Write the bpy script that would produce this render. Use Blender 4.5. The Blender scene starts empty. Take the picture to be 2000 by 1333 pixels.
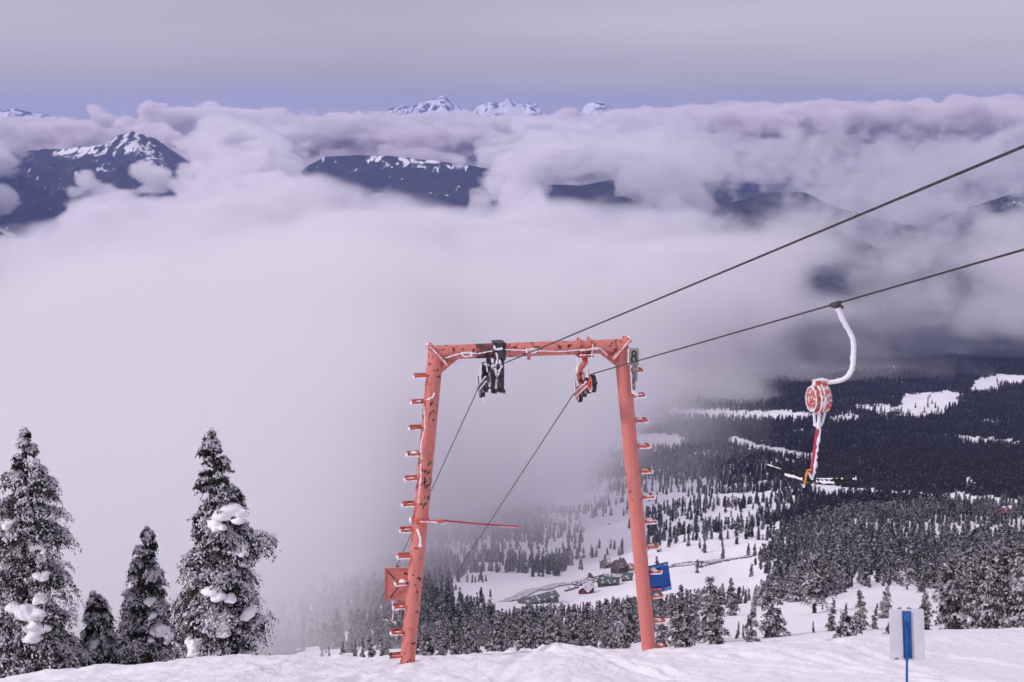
import bpy, bmesh, math, random
import numpy as np
from mathutils import Vector, Matrix
R = math.radians
rng = np.random.default_rng(7)
random.seed(7)
sc = bpy.context.scene

# ------------------------------------------------------------------ camera, world, sun, exposure
PITCH = R(9.5); F = 50 / 36 * 2000
cam = bpy.data.objects.new('camera', bpy.data.cameras.new('camera'))
sc.collection.objects.link(cam); sc.camera = cam
cam.data.lens = 50; cam.data.sensor_width = 36
cam.data.clip_start = 0.1; cam.data.clip_end = 200000
cam.rotation_euler = (R(90) - PITCH, 0, 0)
CP, SP = math.cos(PITCH), math.sin(PITCH)

def ray(px, py):
    """direction through a point of the photograph (2000 x 1333)"""
    a = (px - 1000) / F; b = -(py - 666.5) / F
    return a, CP + b * SP, -SP + b * CP
def at(px, py, Y):
    d = ray(px, py); k = Y / d[1]
    return Vector((d[0] * k, Y, d[2] * k))
def row_to_z(py, Y):
    b = -(py - 666.5) / F
    return Y * (-SP + b * CP) / (CP + b * SP)
def project(x, y, z):
    d = y * CP - z * SP
    u = y * SP + z * CP
    return 1000 + F * x / d, 666.5 - F * u / d
def px_of(x, y, z):
    return project(x, y, z)[0]

w = bpy.data.worlds.new('World'); sc.world = w; w.use_nodes = True
nt = w.node_tree; nt.nodes.clear()
SUN_EL, SUN_AZ = 40.0, 246.0           # azimuth clockwise from +Y (the way the camera looks)
def N(nt, t, **k):
    n = nt.nodes.new(t)
    for a, b in k.items(): setattr(n, a, b)
    return n
sky = N(nt, 'ShaderNodeTexSky', sky_type='NISHITA', sun_disc=False)
sky.sun_elevation = R(SUN_EL); sky.sun_rotation = R(SUN_AZ)
sky.altitude = 1500; sky.dust_density = 2.0
b1 = N(nt, 'ShaderNodeBackground'); b1.inputs['Strength'].default_value = 0.07
nt.links.new(sky.outputs[0], b1.inputs[0])
tc = N(nt, 'ShaderNodeTexCoord'); sep = N(nt, 'ShaderNodeSeparateXYZ')
nt.links.new(tc.outputs['Generated'], sep.inputs[0])
mp = N(nt, 'ShaderNodeMapping'); mp.inputs['Scale'].default_value = (1.2, 1.2, 14)
nt.links.new(tc.outputs['Generated'], mp.inputs[0])
nz = N(nt, 'ShaderNodeTexNoise'); nz.inputs['Scale'].default_value = 1.6; nz.inputs['Detail'].default_value = 4
nt.links.new(mp.outputs[0], nz.inputs['Vector'])
ad = N(nt, 'ShaderNodeMath', operation='MULTIPLY_ADD')
nt.links.new(nz.outputs[0], ad.inputs[0]); ad.inputs[1].default_value = 0.06
sb_ = N(nt, 'ShaderNodeMath', operation='SUBTRACT'); nt.links.new(sep.outputs['Z'], sb_.inputs[0]); sb_.inputs[1].default_value = 0.012; nt.links.new(sb_.outputs[0], ad.inputs[2])
cr = N(nt, 'ShaderNodeValToRGB')
el = cr.color_ramp.elements
el[0].position = 0.0; el[0].color = (0.44, 0.41, 0.52, 1)
el[1].position = 1.0; el[1].color = (0.62, 0.565, 0.68, 1)
for p, c in ((0.018, (0.46, 0.43, 0.48)), (0.03, (0.43, 0.40, 0.48)), (0.045, (0.43, 0.39, 0.49)), (0.07, (0.50, 0.45, 0.565)),
             (0.10, (0.46, 0.42, 0.54)), (0.3, (0.56, 0.51, 0.615))):
    e = el.new(p); e.color = (*c, 1)
nt.links.new(ad.outputs[0], cr.inputs[0])
b2 = N(nt, 'ShaderNodeBackground'); b2.inputs['Strength'].default_value = 1.0
nz2 = N(nt, 'ShaderNodeTexNoise'); nz2.inputs['Scale'].default_value = 2.1; nz2.inputs['Detail'].default_value = 3
mp2 = N(nt, 'ShaderNodeMapping'); mp2.inputs['Scale'].default_value = (1, 1, 7); mp2.inputs['Location'].default_value = (0.7, 0.2, 0.4)
nt.links.new(tc.outputs['Generated'], mp2.inputs[0]); nt.links.new(mp2.outputs[0], nz2.inputs['Vector'])
mr2 = N(nt, 'ShaderNodeMapRange'); mr2.inputs[1].default_value = 0.3; mr2.inputs[2].default_value = 0.7; mr2.inputs[3].default_value = 0.86; mr2.inputs[4].default_value = 1.1
nt.links.new(nz2.outputs[0], mr2.inputs[0])
vm = N(nt, 'ShaderNodeVectorMath', operation='SCALE'); nt.links.new(cr.outputs[0], vm.inputs[0]); nt.links.new(mr2.outputs[0], vm.inputs['Scale'])
nt.links.new(vm.outputs[0], b2.inputs[0])
mx = N(nt, 'ShaderNodeMixShader'); mx.inputs[0].default_value = 0.85
nt.links.new(b1.outputs[0], mx.inputs[1]); nt.links.new(b2.outputs[0], mx.inputs[2])
ow = N(nt, 'ShaderNodeOutputWorld'); nt.links.new(mx.outputs[0], ow.inputs[0])

sl = bpy.data.lights.new('sun', 'SUN'); sun = bpy.data.objects.new('sun', sl); sc.collection.objects.link(sun)
sl.energy = 1.9; sl.angle = R(7); sl.color = (1.0, 0.945, 0.95)
sd = Vector((math.sin(R(SUN_AZ)) * math.cos(R(SUN_EL)), math.cos(R(SUN_AZ)) * math.cos(R(SUN_EL)), math.sin(R(SUN_EL))))
sun.rotation_euler = sd.to_track_quat('Z', 'Y').to_euler()

vs = sc.view_settings; vs.view_transform = 'Standard'; vs.look = 'None'; vs.exposure = 0.16; vs.gamma = 1
cy = sc.cycles
cy.use_denoising = True
cy.max_bounces = 10; cy.diffuse_bounces = 3; cy.glossy_bounces = 2; cy.transmission_bounces = 2
cy.transparent_max_bounces = 8; cy.volume_bounces = 6
cy.volume_step_rate = 1.0; cy.volume_max_steps = 512
cy.use_adaptive_sampling = True; cy.adaptive_threshold = 0.05
cy.use_light_tree = False

# ------------------------------------------------------------------ helpers
def tag(o, label=None, cat=None, group=None, kind=None):
    for k, v in (('label', label), ('category', cat), ('group', group), ('kind', kind)):
        if v is not None: o[k] = v
    return o
def link(o, parent=None):
    sc.collection.objects.link(o)
    if parent is not None: o.parent = parent
    return o
def empty(name, loc=(0, 0, 0), rz=0.0, parent=None):
    o = bpy.data.objects.new(name, None); o.empty_display_size = 0.3
    o.location = loc; o.rotation_euler = (0, 0, rz)
    return link(o, parent)
def mesh_np(name, verts, faces, mats, parent=None, midx=None, smooth=False, attrs=None):
    """verts (n,3); faces: list of (m,k) int arrays"""
    me = bpy.data.meshes.new(name)
    verts = np.asarray(verts, np.float32)
    if not isinstance(faces, list): faces = [faces]
    faces = [np.asarray(f, np.int32) for f in faces if len(f)]
    me.vertices.add(len(verts)); me.vertices.foreach_set('co', verts.ravel())
    tot = np.concatenate([np.full(len(f), f.shape[1]) for f in faces]); idx = np.concatenate([f.ravel() for f in faces])
    me.loops.add(len(idx)); me.loops.foreach_set('vertex_index', idx)
    me.polygons.add(len(tot)); me.polygons.foreach_set('loop_start', np.concatenate([[0], np.cumsum(tot)[:-1]]).astype(np.int32))
    if midx is not None: me.polygons.foreach_set('material_index', np.asarray(midx, np.int32))
    me.polygons.foreach_set('use_smooth', np.full(len(tot), smooth))
    for m in (mats if isinstance(mats, (list, tuple)) else [mats]): me.materials.append(m)
    me.update(calc_edges=True)
    if attrs:
        for k, v in attrs.items():
            a = me.attributes.new(k, 'FLOAT', 'POINT'); a.data.foreach_set('value', np.asarray(v, np.float32))
    return link(bpy.data.objects.new(name, me), parent)

def hash2(ix, iy, seed):
    h = (ix.astype(np.int64) * 374761393 + iy.astype(np.int64) * 668265263 + seed * 1442695041) & 0xFFFFFFFF
    h = ((h ^ (h >> 13)) * 1274126177) & 0xFFFFFFFF
    return ((h ^ (h >> 16)) & 0xFFFFFF) / float(0xFFFFFF)
def vn2(x, y, seed=0):
    x = np.asarray(x, float); y = np.asarray(y, float)
    ix = np.floor(x); iy = np.floor(y); fx = x - ix; fy = y - iy
    fx = fx * fx * fx * (fx * (fx * 6 - 15) + 10); fy = fy * fy * fy * (fy * (fy * 6 - 15) + 10)
    a = hash2(ix, iy, seed); b = hash2(ix + 1, iy, seed); c = hash2(ix, iy + 1, seed); d = hash2(ix + 1, iy + 1, seed)
    return (a * (1 - fx) + b * fx) * (1 - fy) + (c * (1 - fx) + d * fx) * fy
def fbm2(x, y, oct=5, seed=0, gain=0.5, ridged=False):
    s = 0; a = 1; t = 0
    for i in range(oct):
        n = vn2(x * 2 ** i + i * 17.3, y * 2 ** i - i * 9.7, seed + i) * 2 - 1
        if ridged: n = 1 - 2 * np.abs(n)
        s = s + a * n; t += a; a *= gain
    return s / t
def sstep(a, b, x):
    t = np.clip((np.asarray(x, float) - a) / (b - a), 0, 1); return t * t * (3 - 2 * t)

# materials
def mat(name, color, rough=0.6, metal=0.0, spec=0.4):
    m = bpy.data.materials.new(name); m.use_nodes = True
    p = m.node_tree.nodes['Principled BSDF']
    p.inputs['Base Color'].default_value = (*color, 1); p.inputs['Roughness'].default_value = rough
    p.inputs['Metallic'].default_value = metal; p.inputs['Specular IOR Level'].default_value = spec
    return m
def noise_mix(m, c1, c2, scale=5, detail=5, lo=0.4, hi=0.6, bump=0.0, bscale=None, coord='Object', stretch=(1, 1, 1), bdist=0.02):
    nt = m.node_tree; p = nt.nodes['Principled BSDF']
    tc = N(nt, 'ShaderNodeTexCoord'); mp = N(nt, 'ShaderNodeMapping'); mp.inputs['Scale'].default_value = stretch
    nt.links.new(tc.outputs[coord], mp.inputs[0])
    nz = N(nt, 'ShaderNodeTexNoise'); nz.inputs['Scale'].default_value = scale; nz.inputs['Detail'].default_value = detail
    nt.links.new(mp.outputs[0], nz.inputs['Vector'])
    cr = N(nt, 'ShaderNodeValToRGB'); cr.color_ramp.elements[0].position = lo; cr.color_ramp.elements[1].position = hi
    cr.color_ramp.elements[0].color = (*c1, 1); cr.color_ramp.elements[1].color = (*c2, 1)
    nt.links.new(nz.outputs[0], cr.inputs[0]); nt.links.new(cr.outputs[0], p.inputs['Base Color'])
    if bump:
        n2 = N(nt, 'ShaderNodeTexNoise'); n2.inputs['Scale'].default_value = bscale or scale; n2.inputs['Detail'].default_value = 6
        nt.links.new(mp.outputs[0], n2.inputs['Vector'])
        bp = N(nt, 'ShaderNodeBump'); bp.inputs['Strength'].default_value = bump; bp.inputs['Distance'].default_value = bdist
        nt.links.new(n2.outputs[0], bp.inputs['Height']); nt.links.new(bp.outputs[0], p.inputs['Normal'])
    return m
SNOW = (0.84, 0.82, 0.86)
M_snow = noise_mix(mat('snow', SNOW, 0.7, spec=0.2), SNOW, (0.88, 0.86, 0.90), 3, bump=0.25, bscale=14)
M_rime = noise_mix(mat('rime', SNOW, 0.8, spec=0.2), (0.78, 0.76, 0.82), (0.88, 0.86, 0.9), 30, bump=0.6, bscale=90, bdist=0.01)

# ------------------------------------------------------------------ terrain height
COLS = [-3000, -600, 0, 400, 800, 1100, 1400, 1700, 2000, 2600, 5000]
YN = [60, 100, 160, 250, 400, 700, 1100, 1300, 1700, 2200, 2800, 3400, 4500, 7000]
T = {
 -3000: [1500, 1440, 1400, 1370, 1340, 1290, 1210, 1170, 1110, 1040, 970, 910, 820, 690],
 -600: [1500, 1440, 1400, 1370, 1340, 1290, 1210, 1170, 1110, 1040, 970, 910, 820, 690],
 0:    [1480, 1420, 1380, 1350, 1320, 1270, 1200, 1160, 1100, 1030, 960, 900, 810, 690],
 400:  [1450, 1390, 1350, 1320, 1290, 1250, 1190, 1150, 1090, 1020, 950, 890, 800, 690],
 800:  [1420, 1350, 1310, 1290, 1270, 1235, 1170, 1130, 1075, 1005, 940, 880, 795, 685],
 1100: [1380, 1300, 1285, 1275, 1262, 1225, 1172, 1140, 1075, 1000, 930, 870, 790, 680],
 1400: [1340, 1258, 1215, 1192, 1190, 1168, 1118, 1080, 1010, 940, 870, 815, 745, 650],
 1700: [1320, 1240, 1184, 1168, 1170, 1122, 1042, 1010, 966, 906, 850, 800, 735, 640],
 2000: [1310, 1232, 1196, 1168, 1160, 1100, 1032, 1002, 968, 906, 850, 800, 735, 640],
 2600: [1310, 1232, 1196, 1168, 1160, 1100, 1032, 1002, 968, 906, 850, 800, 735, 640],
 5000: [1310, 1232, 1196, 1168, 1160, 1100, 1032, 1002, 968, 906, 850, 800, 735, 640]}
CREST = ([-3000, -200, 0, 100, 300, 480, 640, 800, 1000, 1100, 1240, 1300, 1500, 1750, 2000, 2400, 5000],
         [1420, 1360, 1334, 1312, 1292, 1279, 1284, 1284, 1272, 1263, 1273, 1268, 1249, 1231, 1217, 1200, 1150])
YC = 23.0
RY = [YC] + YN + [9000, 70000]
RIDGES = [  # (Y, px list, row list, half width, roughness)
 (14500, [-1500, -200, 0, 70, 120, 180, 230, 262, 290, 320, 360, 395, 430, 520, 700], [360, 330, 312, 296, 286, 280, 272, 254, 246, 258, 286, 312, 345, 380, 500], 2600, 170),
 (12500, [500, 560, 600, 650, 750, 850, 950, 1060, 1130, 1200, 1260, 1350, 1500], [520, 356, 332, 306, 303, 310, 326, 358, 362, 350, 372, 420, 520], 2300, 60),
 (10500, [1250, 1380, 1470, 1550, 1620, 1750, 1850, 1950, 2050, 2200, 3500], [560, 402, 376, 372, 405, 440, 402, 370, 368, 395, 400], 2300, 60),
 (8600, [-1500, -300, -60, 0, 60, 200, 400], [400, 420, 424, 436, 462, 560, 700], 1500, 50)]
tabZ = np.array([[row_to_z(T[c][k], YN[k]) for k in range(len(YN))] for c in COLS])
def height(x, y):
    """terrain height at world x, y (y > 0)"""
    x = np.asarray(x, float); y = np.asarray(y, float)
    yy = np.maximum(y, 0.5)
    # bearing expressed as a photo column (at the depression of the slope)
    px = 1000 + F * x / (yy * 1.03 + 1.0)
    pc = np.clip(px, -2999, 4999)
    lc = np.clip(np.interp(np.log(np.maximum(yy, 60)), np.log(YN), np.arange(len(YN))), 0, len(YN) - 1.0001)
    cc = np.interp(pc, COLS, np.arange(len(COLS))); cc = np.clip(cc, 0, len(COLS) - 1.0001)
    i = cc.astype(int); fi = cc - i; fi = fi * fi * (3 - 2 * fi)
    j = lc.astype(int); fj = lc - j
    # interpolate the height linearly in y between the table's distances
    yn = np.array(YN, float); fj = np.clip((np.clip(yy, 60, 7000) - yn[j]) / (yn[j + 1] - yn[j]), 0, 1)
    z = (tabZ[i, j] * (1 - fj) + tabZ[i, j + 1] * fj) * (1 - fi) + (tabZ[i + 1, j] * (1 - fj) + tabZ[i + 1, j + 1] * fj) * fi
    z = np.where(yy > 7000, z + (-1050 - z) * sstep(7000, 9000, yy), z)
    z = z + fbm2(x / 160, yy / 160, 5, 3) * np.interp(yy, [60, 150, 400, 1500, 5000], [1.0, 2.0, 7, 16, 26])
    # foreground slope up to the crest
    crow = np.interp(px, *CREST)
    yc = YC + 1.2 * fbm2(x / 6, x * 0 + 3, 3, 9) + np.clip((px - 1300) / 700, 0, 1) * 3
    zc = row_to_z(crow, yc)
    near = -1.75 + (zc + 1.75) * np.minimum(yy, yc) / yc
    over = np.maximum(yy - yc, 0)
    drop = zc - 0.40 * over - 0.012 * over ** 2 * np.exp(-over / 30)
    round_ = -0.10 * np.exp(-((yy - yc) / 2.2) ** 2)
    near = np.where(yy < yc, near, drop) + round_
    near = near + 0.16 * fbm2(x / 3.5, yy / 3.5, 4, 21) * sstep(2, 8, yy)
    nearm = (yy < 45)
    crust = fbm2(x / 0.42, yy / 0.6, 4, 31, 0.65) * 0.075 + fbm2(x / 1.6, yy / 1.1, 3, 33, 0.6, ridged=True) * 0.05
    near = near + np.where(nearm, crust * (0.35 + 0.65 * sstep(3.0, -1.5, x - 0.12 * yy + 1.5 * fbm2(x / 4, yy / 4, 2, 35))), 0)
    trk = 0
    for o_, sl_, cv, w_ in ((1.2, -0.30, 0.010, 0.10), (1.5, -0.30, 0.010, 0.07), (3.1, -0.42, 0.016, 0.12), (3.9, -0.20, 0.004, 0.09), (4.25, -0.20, 0.004, 0.08), (0.1, 0.10, -0.006, 0.10), (-1.6, 0.22, 0.0, 0.12), (5.4, 0.05, 0.01, 0.1), (2.3, -0.5, 0.03, 0.08), (6.3, -0.25, -0.02, 0.12), (-3.4, 0.45, 0.02, 0.14)):
        u_ = x - (o_ + sl_ * (yy - 21) + cv * (yy - 21) ** 2)
        trk = trk - 0.045 * np.exp(-(u_ / w_) ** 2) + 0.02 * np.exp(-((np.abs(u_) - 1.8 * w_) / (0.7 * w_)) ** 2)
    near = near + np.where(nearm, trk * (0.5 + 0.5 * vn2(x * 1.3, yy * 0.4, 37)), 0)
    b = sstep(38, 75, yy)
    z = near * (1 - b) + z * b
    # mountains
    m = np.full_like(z, -1e9)
    for (Yr, pxs, rows, hw, rough) in RIDGES:
        zr = row_to_z(np.interp(px, pxs, rows), Yr)
        rd = fbm2(x / 900, yy / 900, 6, int(Yr), 0.55, ridged=True)
        prof = np.abs(yy - Yr - 300 * fbm2(x / 1500, yy / 3000, 2, 5)) / hw
        mz = zr - prof * np.maximum(zr + 1100, 150) * 0.9 + rd * rough * np.clip(prof * 3, 0.35, 1.6) - rough * 0.25
        m = np.maximum(m, mz)
    z = np.where(yy > 6000, np.maximum(z, m), z)
    return z

def grid_faces(nr, nc):
    a = (np.arange(nr - 1)[:, None] * nc + np.arange(nc - 1)[None]).ravel()
    return np.stack([a, a + 1, a + nc + 1, a + nc], 1)
# ---- glades and pistes: glades and pistes, as seen from the photograph's viewpoint, turned into ground positions
POLY = {
 'glade': [(1405, 1262), (1425, 1195), (1480, 1187), (1560, 1178), (1640, 1168), (1650, 1148), (1840, 1150), (1845, 1176), (1760, 1196), (1690, 1205), (1610, 1218), (1540, 1232), (1520, 1262)],
 'glade2': [(1300, 1232), (1322, 1214), (1345, 1214), (1330, 1240)],
 'resort': [(985, 1172), (1010, 1148), (1090, 1125), (1130, 1095), (1180, 1085), (1250, 1082), (1480, 1064), (1480, 1108), (1515, 1140), (1480, 1152), (1380, 1142), (1260, 1150), (1235, 1166), (1150, 1164), (1095, 1162), (1050, 1190), (1030, 1196), (1005, 1186)],
 'meadow': [(1125, 1016), (1235, 1003), (1262, 1030), (1260, 1062), (1140, 1066)],
 'band': [(1565, 943), (1640, 952), (1760, 960), (1880, 966), (2060, 982), (2060, 1000), (1850, 985), (1750, 972), (1600, 972)],
 'lake': [(1655, 789), (1755, 797), (1765, 772), (1850, 765), (1885, 772), (1845, 802), (1785, 815), (1720, 802)],
 'upper': [(1895, 765), (1905, 742), (1960, 732), (2080, 736), (2060, 746), (1945, 752), (1958, 764)],
 'strip': [(1418, 852), (1442, 855), (1475, 868), (1590, 888), (1590, 900), (1500, 888), (1440, 872)],
 'long': [(1300, 800), (1420, 802), (1560, 806), (1600, 812), (1560, 822), (1400, 816), (1310, 812)],
 'small': [(1858, 929), (1890, 936), (1915, 952), (1892, 954)],
 'small2': [(1840, 846), (1880, 852), (2000, 866), (1990, 874), (1900, 866)],
 'fogged': [(1060, 860), (1200, 848), (1320, 850), (1346, 862), (1330, 874), (1200, 884), (1070, 874)]}
def inpoly(x, y, P):
    c = np.zeros(np.shape(x), bool); n = len(P)
    for i in range(n):
        x1, y1 = P[i]; x2, y2 = P[i - 1]
        c ^= ((y1 > y) != (y2 > y)) & (x < (x2 - x1) * (y - y1) / (y2 - y1 + 1e-9) + x1)
    return c
def glades(px, py, x, y):
    j = fbm2(x / 25 + 5, y / 25, 3, 61) * 6; k = fbm2(x / 25, y / 25 + 40, 3, 62) * 3
    return np.any([inpoly(px + j, py + k, P) for P in POLY.values()], axis=0)
def wood_density(px, py, x, y):
    n = fbm2(x / 110, y / 160, 4, 201)
    d = 0.84 + 0.55 * n
    left = px < 1120
    d = np.where(left, 0.85 + 0.9 * n - 0.15 * sstep(900, 600, px), d)
    slope = (px > 1060) & (px < 1500 + 0.6 * (1080 - py)) & (py > 930) & (py < 1085)
    d = np.where(slope, 0.16 + 0.55 * n + 0.25 * sstep(1000, 930, py), d)
    d = np.where((py > 1060) & (py < 1190) & (px > 880) & (px < 1080), 0.35 + 0.9 * n, d)
    spk = (px > 1300) & (py < 935) & (py > 850); d = np.where(spk & (px < 1800), 0.9 + 0.9 * n, d)
    d = np.where(py > 1190, 0.8 + 0.6 * n, d)
    d = np.where((px > 1400) & (px < 1850) & (py > 1190), 0.30 + 0.5 * n, d)
    d = np.where(py > 1100, d * sstep(520, 700, px + 120 * n), d)
    return np.where(glades(px, py, x, y), 0.012, np.clip(d, 0.02, 1))
# ------------------------------------------------------------------ terrain mesh (one sheet, finer near the camera)
def build_terrain():
    ys = np.concatenate([np.linspace(-30, 8, 12), np.linspace(9, 34, 300), np.geomspace(34.3, 7000, 520)[1:], np.linspace(7050, 17500, 300), np.linspace(18000, 46000, 20)])
    tt = np.concatenate([np.linspace(-3.0, -0.55, 24)[:-1], np.linspace(-0.55, 0.55, 620), np.linspace(0.55, 3.0, 24)[1:]])
    Yg, Tg = np.meshgrid(ys, tt, indexing='ij')
    Xg = Tg * (np.maximum(Yg, 0) * 0.98 + 12)
    Z = height(Xg, Yg)
    Z = np.where(Yg < 0.5, height(Xg, np.full_like(Yg, 0.5)) - 0.20 * Yg, Z)
    v = np.stack([Xg, Yg, Z], -1).reshape(-1, 3)
    f = grid_faces(len(ys), len(tt))
    # snow near, forest floor with glades far, rock and snow on the mountains
    m = mat('snow_terrain', SNOW, 0.75, spec=0.15); nt = m.node_tree; p = nt.nodes['Principled BSDF']
    at_ = N(nt, 'ShaderNodeAttribute', attribute_name='wood')
    g = N(nt, 'ShaderNodeNewGeometry')
    n1 = N(nt, 'ShaderNodeTexNoise'); n1.inputs['Scale'].default_value = 0.017; n1.inputs['Detail'].default_value = 9; n1.inputs['Roughness'].default_value = 0.68
    mg = N(nt, 'ShaderNodeMapping'); mg.inputs['Scale'].default_value = (1, 0.3, 0.35); nt.links.new(g.outputs['Position'], mg.inputs[0]); nt.links.new(mg.outputs[0], n1.inputs['Vector'])
    ma = N(nt, 'ShaderNodeMath', operation='ADD'); nt.links.new(at_.outputs['Fac'], ma.inputs[0]); nt.links.new(n1.outputs[0], ma.inputs[1])
    cr = N(nt, 'ShaderNodeValToRGB'); cr.color_ramp.elements[0].position = 0.96; cr.color_ramp.elements[1].position = 1.07
    cr.color_ramp.elements[0].color = (0.84, 0.82, 0.86, 1); cr.color_ramp.elements[1].color = (0.024, 0.027, 0.038, 1)
    nt.links.new(ma.outputs[0], cr.inputs[0]); nt.links.new(cr.outputs[0], p.inputs['Base Color'])
    # crusty snow relief
    n2 = N(nt, 'ShaderNodeTexNoise'); n2.inputs['Scale'].default_value = 2.2; n2.inputs['Detail'].default_value = 8; n2.inputs['Roughness'].default_value = 0.6
    mp = N(nt, 'ShaderNodeMapping'); mp.inputs['Rotation'].default_value = (0, 0, 0.5); mp.inputs['Scale'].default_value = (1.6, 0.7, 1)
    nt.links.new(g.outputs['Position'], mp.inputs[0]); nt.links.new(mp.outputs[0], n2.inputs['Vector'])
    bp = N(nt, 'ShaderNodeBump'); bp.inputs['Strength'].default_value = 0.55; bp.inputs['Distance'].default_value = 0.12
    n3 = N(nt, 'ShaderNodeTexNoise'); n3.inputs['Scale'].default_value = 11; n3.inputs['Detail'].default_value = 5; n3.inputs['Roughness'].default_value = 0.7
    nt.links.new(g.outputs['Position'], n3.inputs['Vector'])
    b3 = N(nt, 'ShaderNodeBump'); b3.inputs['Strength'].default_value = 0.5; b3.inputs['Distance'].default_value = 0.03
    nt.links.new(n3.outputs[0], b3.inputs['Height']); nt.links.new(n2.outputs[0], bp.inputs['Height']); nt.links.new(b3.outputs[0], bp.inputs['Normal']); nt.links.new(bp.outputs[0], p.inputs['Normal'])
    x, y, z = v.T
    wood = np.zeros(len(v))
    far = y > 7000
    rd = fbm2(x / 700, y / 700, 5, 77, 0.6)
    zl = -620 + 260 * rd
    # darker below the snow line, streaked above it
    rg = fbm2(x / 260, y / 900, 5, 78, 0.6, ridged=True)
    wood = np.where(far, 0.637 - 0.14 * sstep(0, 420, z - zl - 20) - 0.34 * np.clip(rg, 0, 1) * sstep(-60, 260, z - zl), wood)
    mid = (y > 900) & (y <= 7000)
    qx2 = 1000 + F * x / (np.maximum(y, 1) * 1.03 + 1.0); nn2 = fbm2(x / 90, y / 90, 4, 88)
    qx, qy = project(x, np.maximum(y, 900), z)
    nn = fbm2(x / 200, y / 300, 4, 79)
    dk = np.maximum(sstep(1380, 1560, qx + 160 * nn), sstep(2100, 2900, y + 500 * nn) * sstep(1050, 1300, qx + 150 * nn))
    wood = np.where(mid, np.clip(0.66 * dk * sstep(900, 1400, y + 200 * nn), 0, 0.62) + 0.05 * sstep(4600, 5200, y), wood)
    dn = wood_density(qx, qy, x, y)
    wood = np.where(mid, wood * sstep(0.25, 0.62, dn), wood)
    wood = np.where((y > 5000) & (y <= 7000), 0.66, wood)
    wood = np.where((y > 200) & (y <= 5000), np.maximum(wood, 0.60 * sstep(760, 560, qx2 + 90 * nn2) * sstep(200, 500, y)), wood)
    o = mesh_np('snow_slope_and_valley', v, f, m, smooth=True, attrs={'wood': wood})
    tag(o, kind='structure', label='snow covered slope falling away to a wooded valley and blue mountains')
    o.name = 'terrain'
    return o
build_terrain()

def far_peaks():
    Y0 = 33000
    pk = [(-60, 214), (20, 214), (45, 210), (75, 220), (200, 240), (740, 240), (765, 210), (785, 204), (805, 208), (822, 200), (850, 191), (868, 185), (885, 198), (908, 214), (922, 216), (935, 206),
          (960, 198), (975, 201), (992, 190), (1008, 198), (1025, 203), (1045, 200), (1060, 213), (1090, 240), (1120, 240), (1142, 203), (1165, 195), (1192, 206), (1210, 230), (1235, 212), (1258, 205), (1282, 213), (1320, 240), (1700, 260)]
    px = np.linspace(-250, 1700, 700); dy = np.linspace(-2600, 2600, 60)
    P, D = np.meshgrid(px, dy, indexing='ij')
    Yg = Y0 + D; Xg = (P - 1000) / F * Y0 * 1.0
    zr = row_to_z(np.interp(P, *zip(*pk)), Y0)
    rd = fbm2(Xg / 620, Yg / 620, 6, 41, 0.66, ridged=True)
    Z = zr - np.abs(D) * 0.42 + rd * 200 * np.clip(np.abs(D) / 450, 0.2, 1) - 12
    m = mat('alpine_rock_and_snow', SNOW, 0.8, spec=0.1); nt = m.node_tree; p = nt.nodes['Principled BSDF']
    g = N(nt, 'ShaderNodeNewGeometry')
    mp = N(nt, 'ShaderNodeMapping'); mp.inputs['Scale'].default_value = (1, 1, 0.35)
    n1 = N(nt, 'ShaderNodeTexNoise'); n1.inputs['Scale'].default_value = 0.0065; n1.inputs['Detail'].default_value = 8
    nt.links.new(g.outputs['Position'], mp.inputs[0]); nt.links.new(mp.outputs[0], n1.inputs['Vector'])
    cr = N(nt, 'ShaderNodeValToRGB'); cr.color_ramp.elements[0].position = 0.5; cr.color_ramp.elements[1].position = 0.56
    cr.color_ramp.elements[0].color = (0.84, 0.82, 0.86, 1); cr.color_ramp.elements[1].color = (0.06, 0.07, 0.1, 1)
    nt.links.new(n1.outputs[0], cr.inputs[0]); nt.links.new(cr.outputs[0], p.inputs['Base Color'])
    o = mesh_np('far_mountains', np.stack([Xg, Yg, Z], -1).reshape(-1, 3), grid_faces(*P.shape), m, smooth=True)
    tag(o, kind='structure', label='jagged snowy peaks standing above the cloud on the horizon')
far_peaks()

# ------------------------------------------------------------------ clouds: real volumes, voxel grids filled from noise
def wmat(n, cell, off):
    """cubic B-spline weights from lattice to n voxels"""
    x = np.arange(n) / cell + off; i = np.floor(x).astype(int); f = x - i
    k = i.max() + 4
    W = np.zeros((n, k), np.float32)
    ws = [(1 - f) ** 3 / 6, (3 * f ** 3 - 6 * f ** 2 + 4) / 6, (-3 * f ** 3 + 3 * f ** 2 + 3 * f + 1) / 6, f ** 3 / 6]
    for a in range(4): W[np.arange(n), i + a] = ws[a]
    return W
def noise3(shape, cells, seed):
    r = np.random.default_rng(seed)
    Ws = [wmat(n, c, r.random()) for n, c in zip(shape, cells)]
    L = r.standard_normal([W.shape[1] for W in Ws]).astype(np.float32)
    L = np.tensordot(Ws[0], L, (1, 0)); L = np.einsum('yb,xbz->xyz', Ws[1], L, optimize=True); L = np.einsum('zc,xyc->xyz', Ws[2], L, optimize=True)
    return L / (L.std() + 1e-6)
def fbm3(shape, cells, oct, seed, gain=0.5, billow=False):
    s = 0; a = 1.0; t = 0
    for i in range(oct):
        c = [max(x / 2 ** i, 1.01) for x in cells]
        n = noise3(shape, c, seed + i * 101)
        if billow: n = (np.abs(n) - 0.8) / 0.6
        s = s + a * n; t += a * a; a *= gain
        if min(c[:2]) < 1.3: break
    return s / math.sqrt(t)

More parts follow.
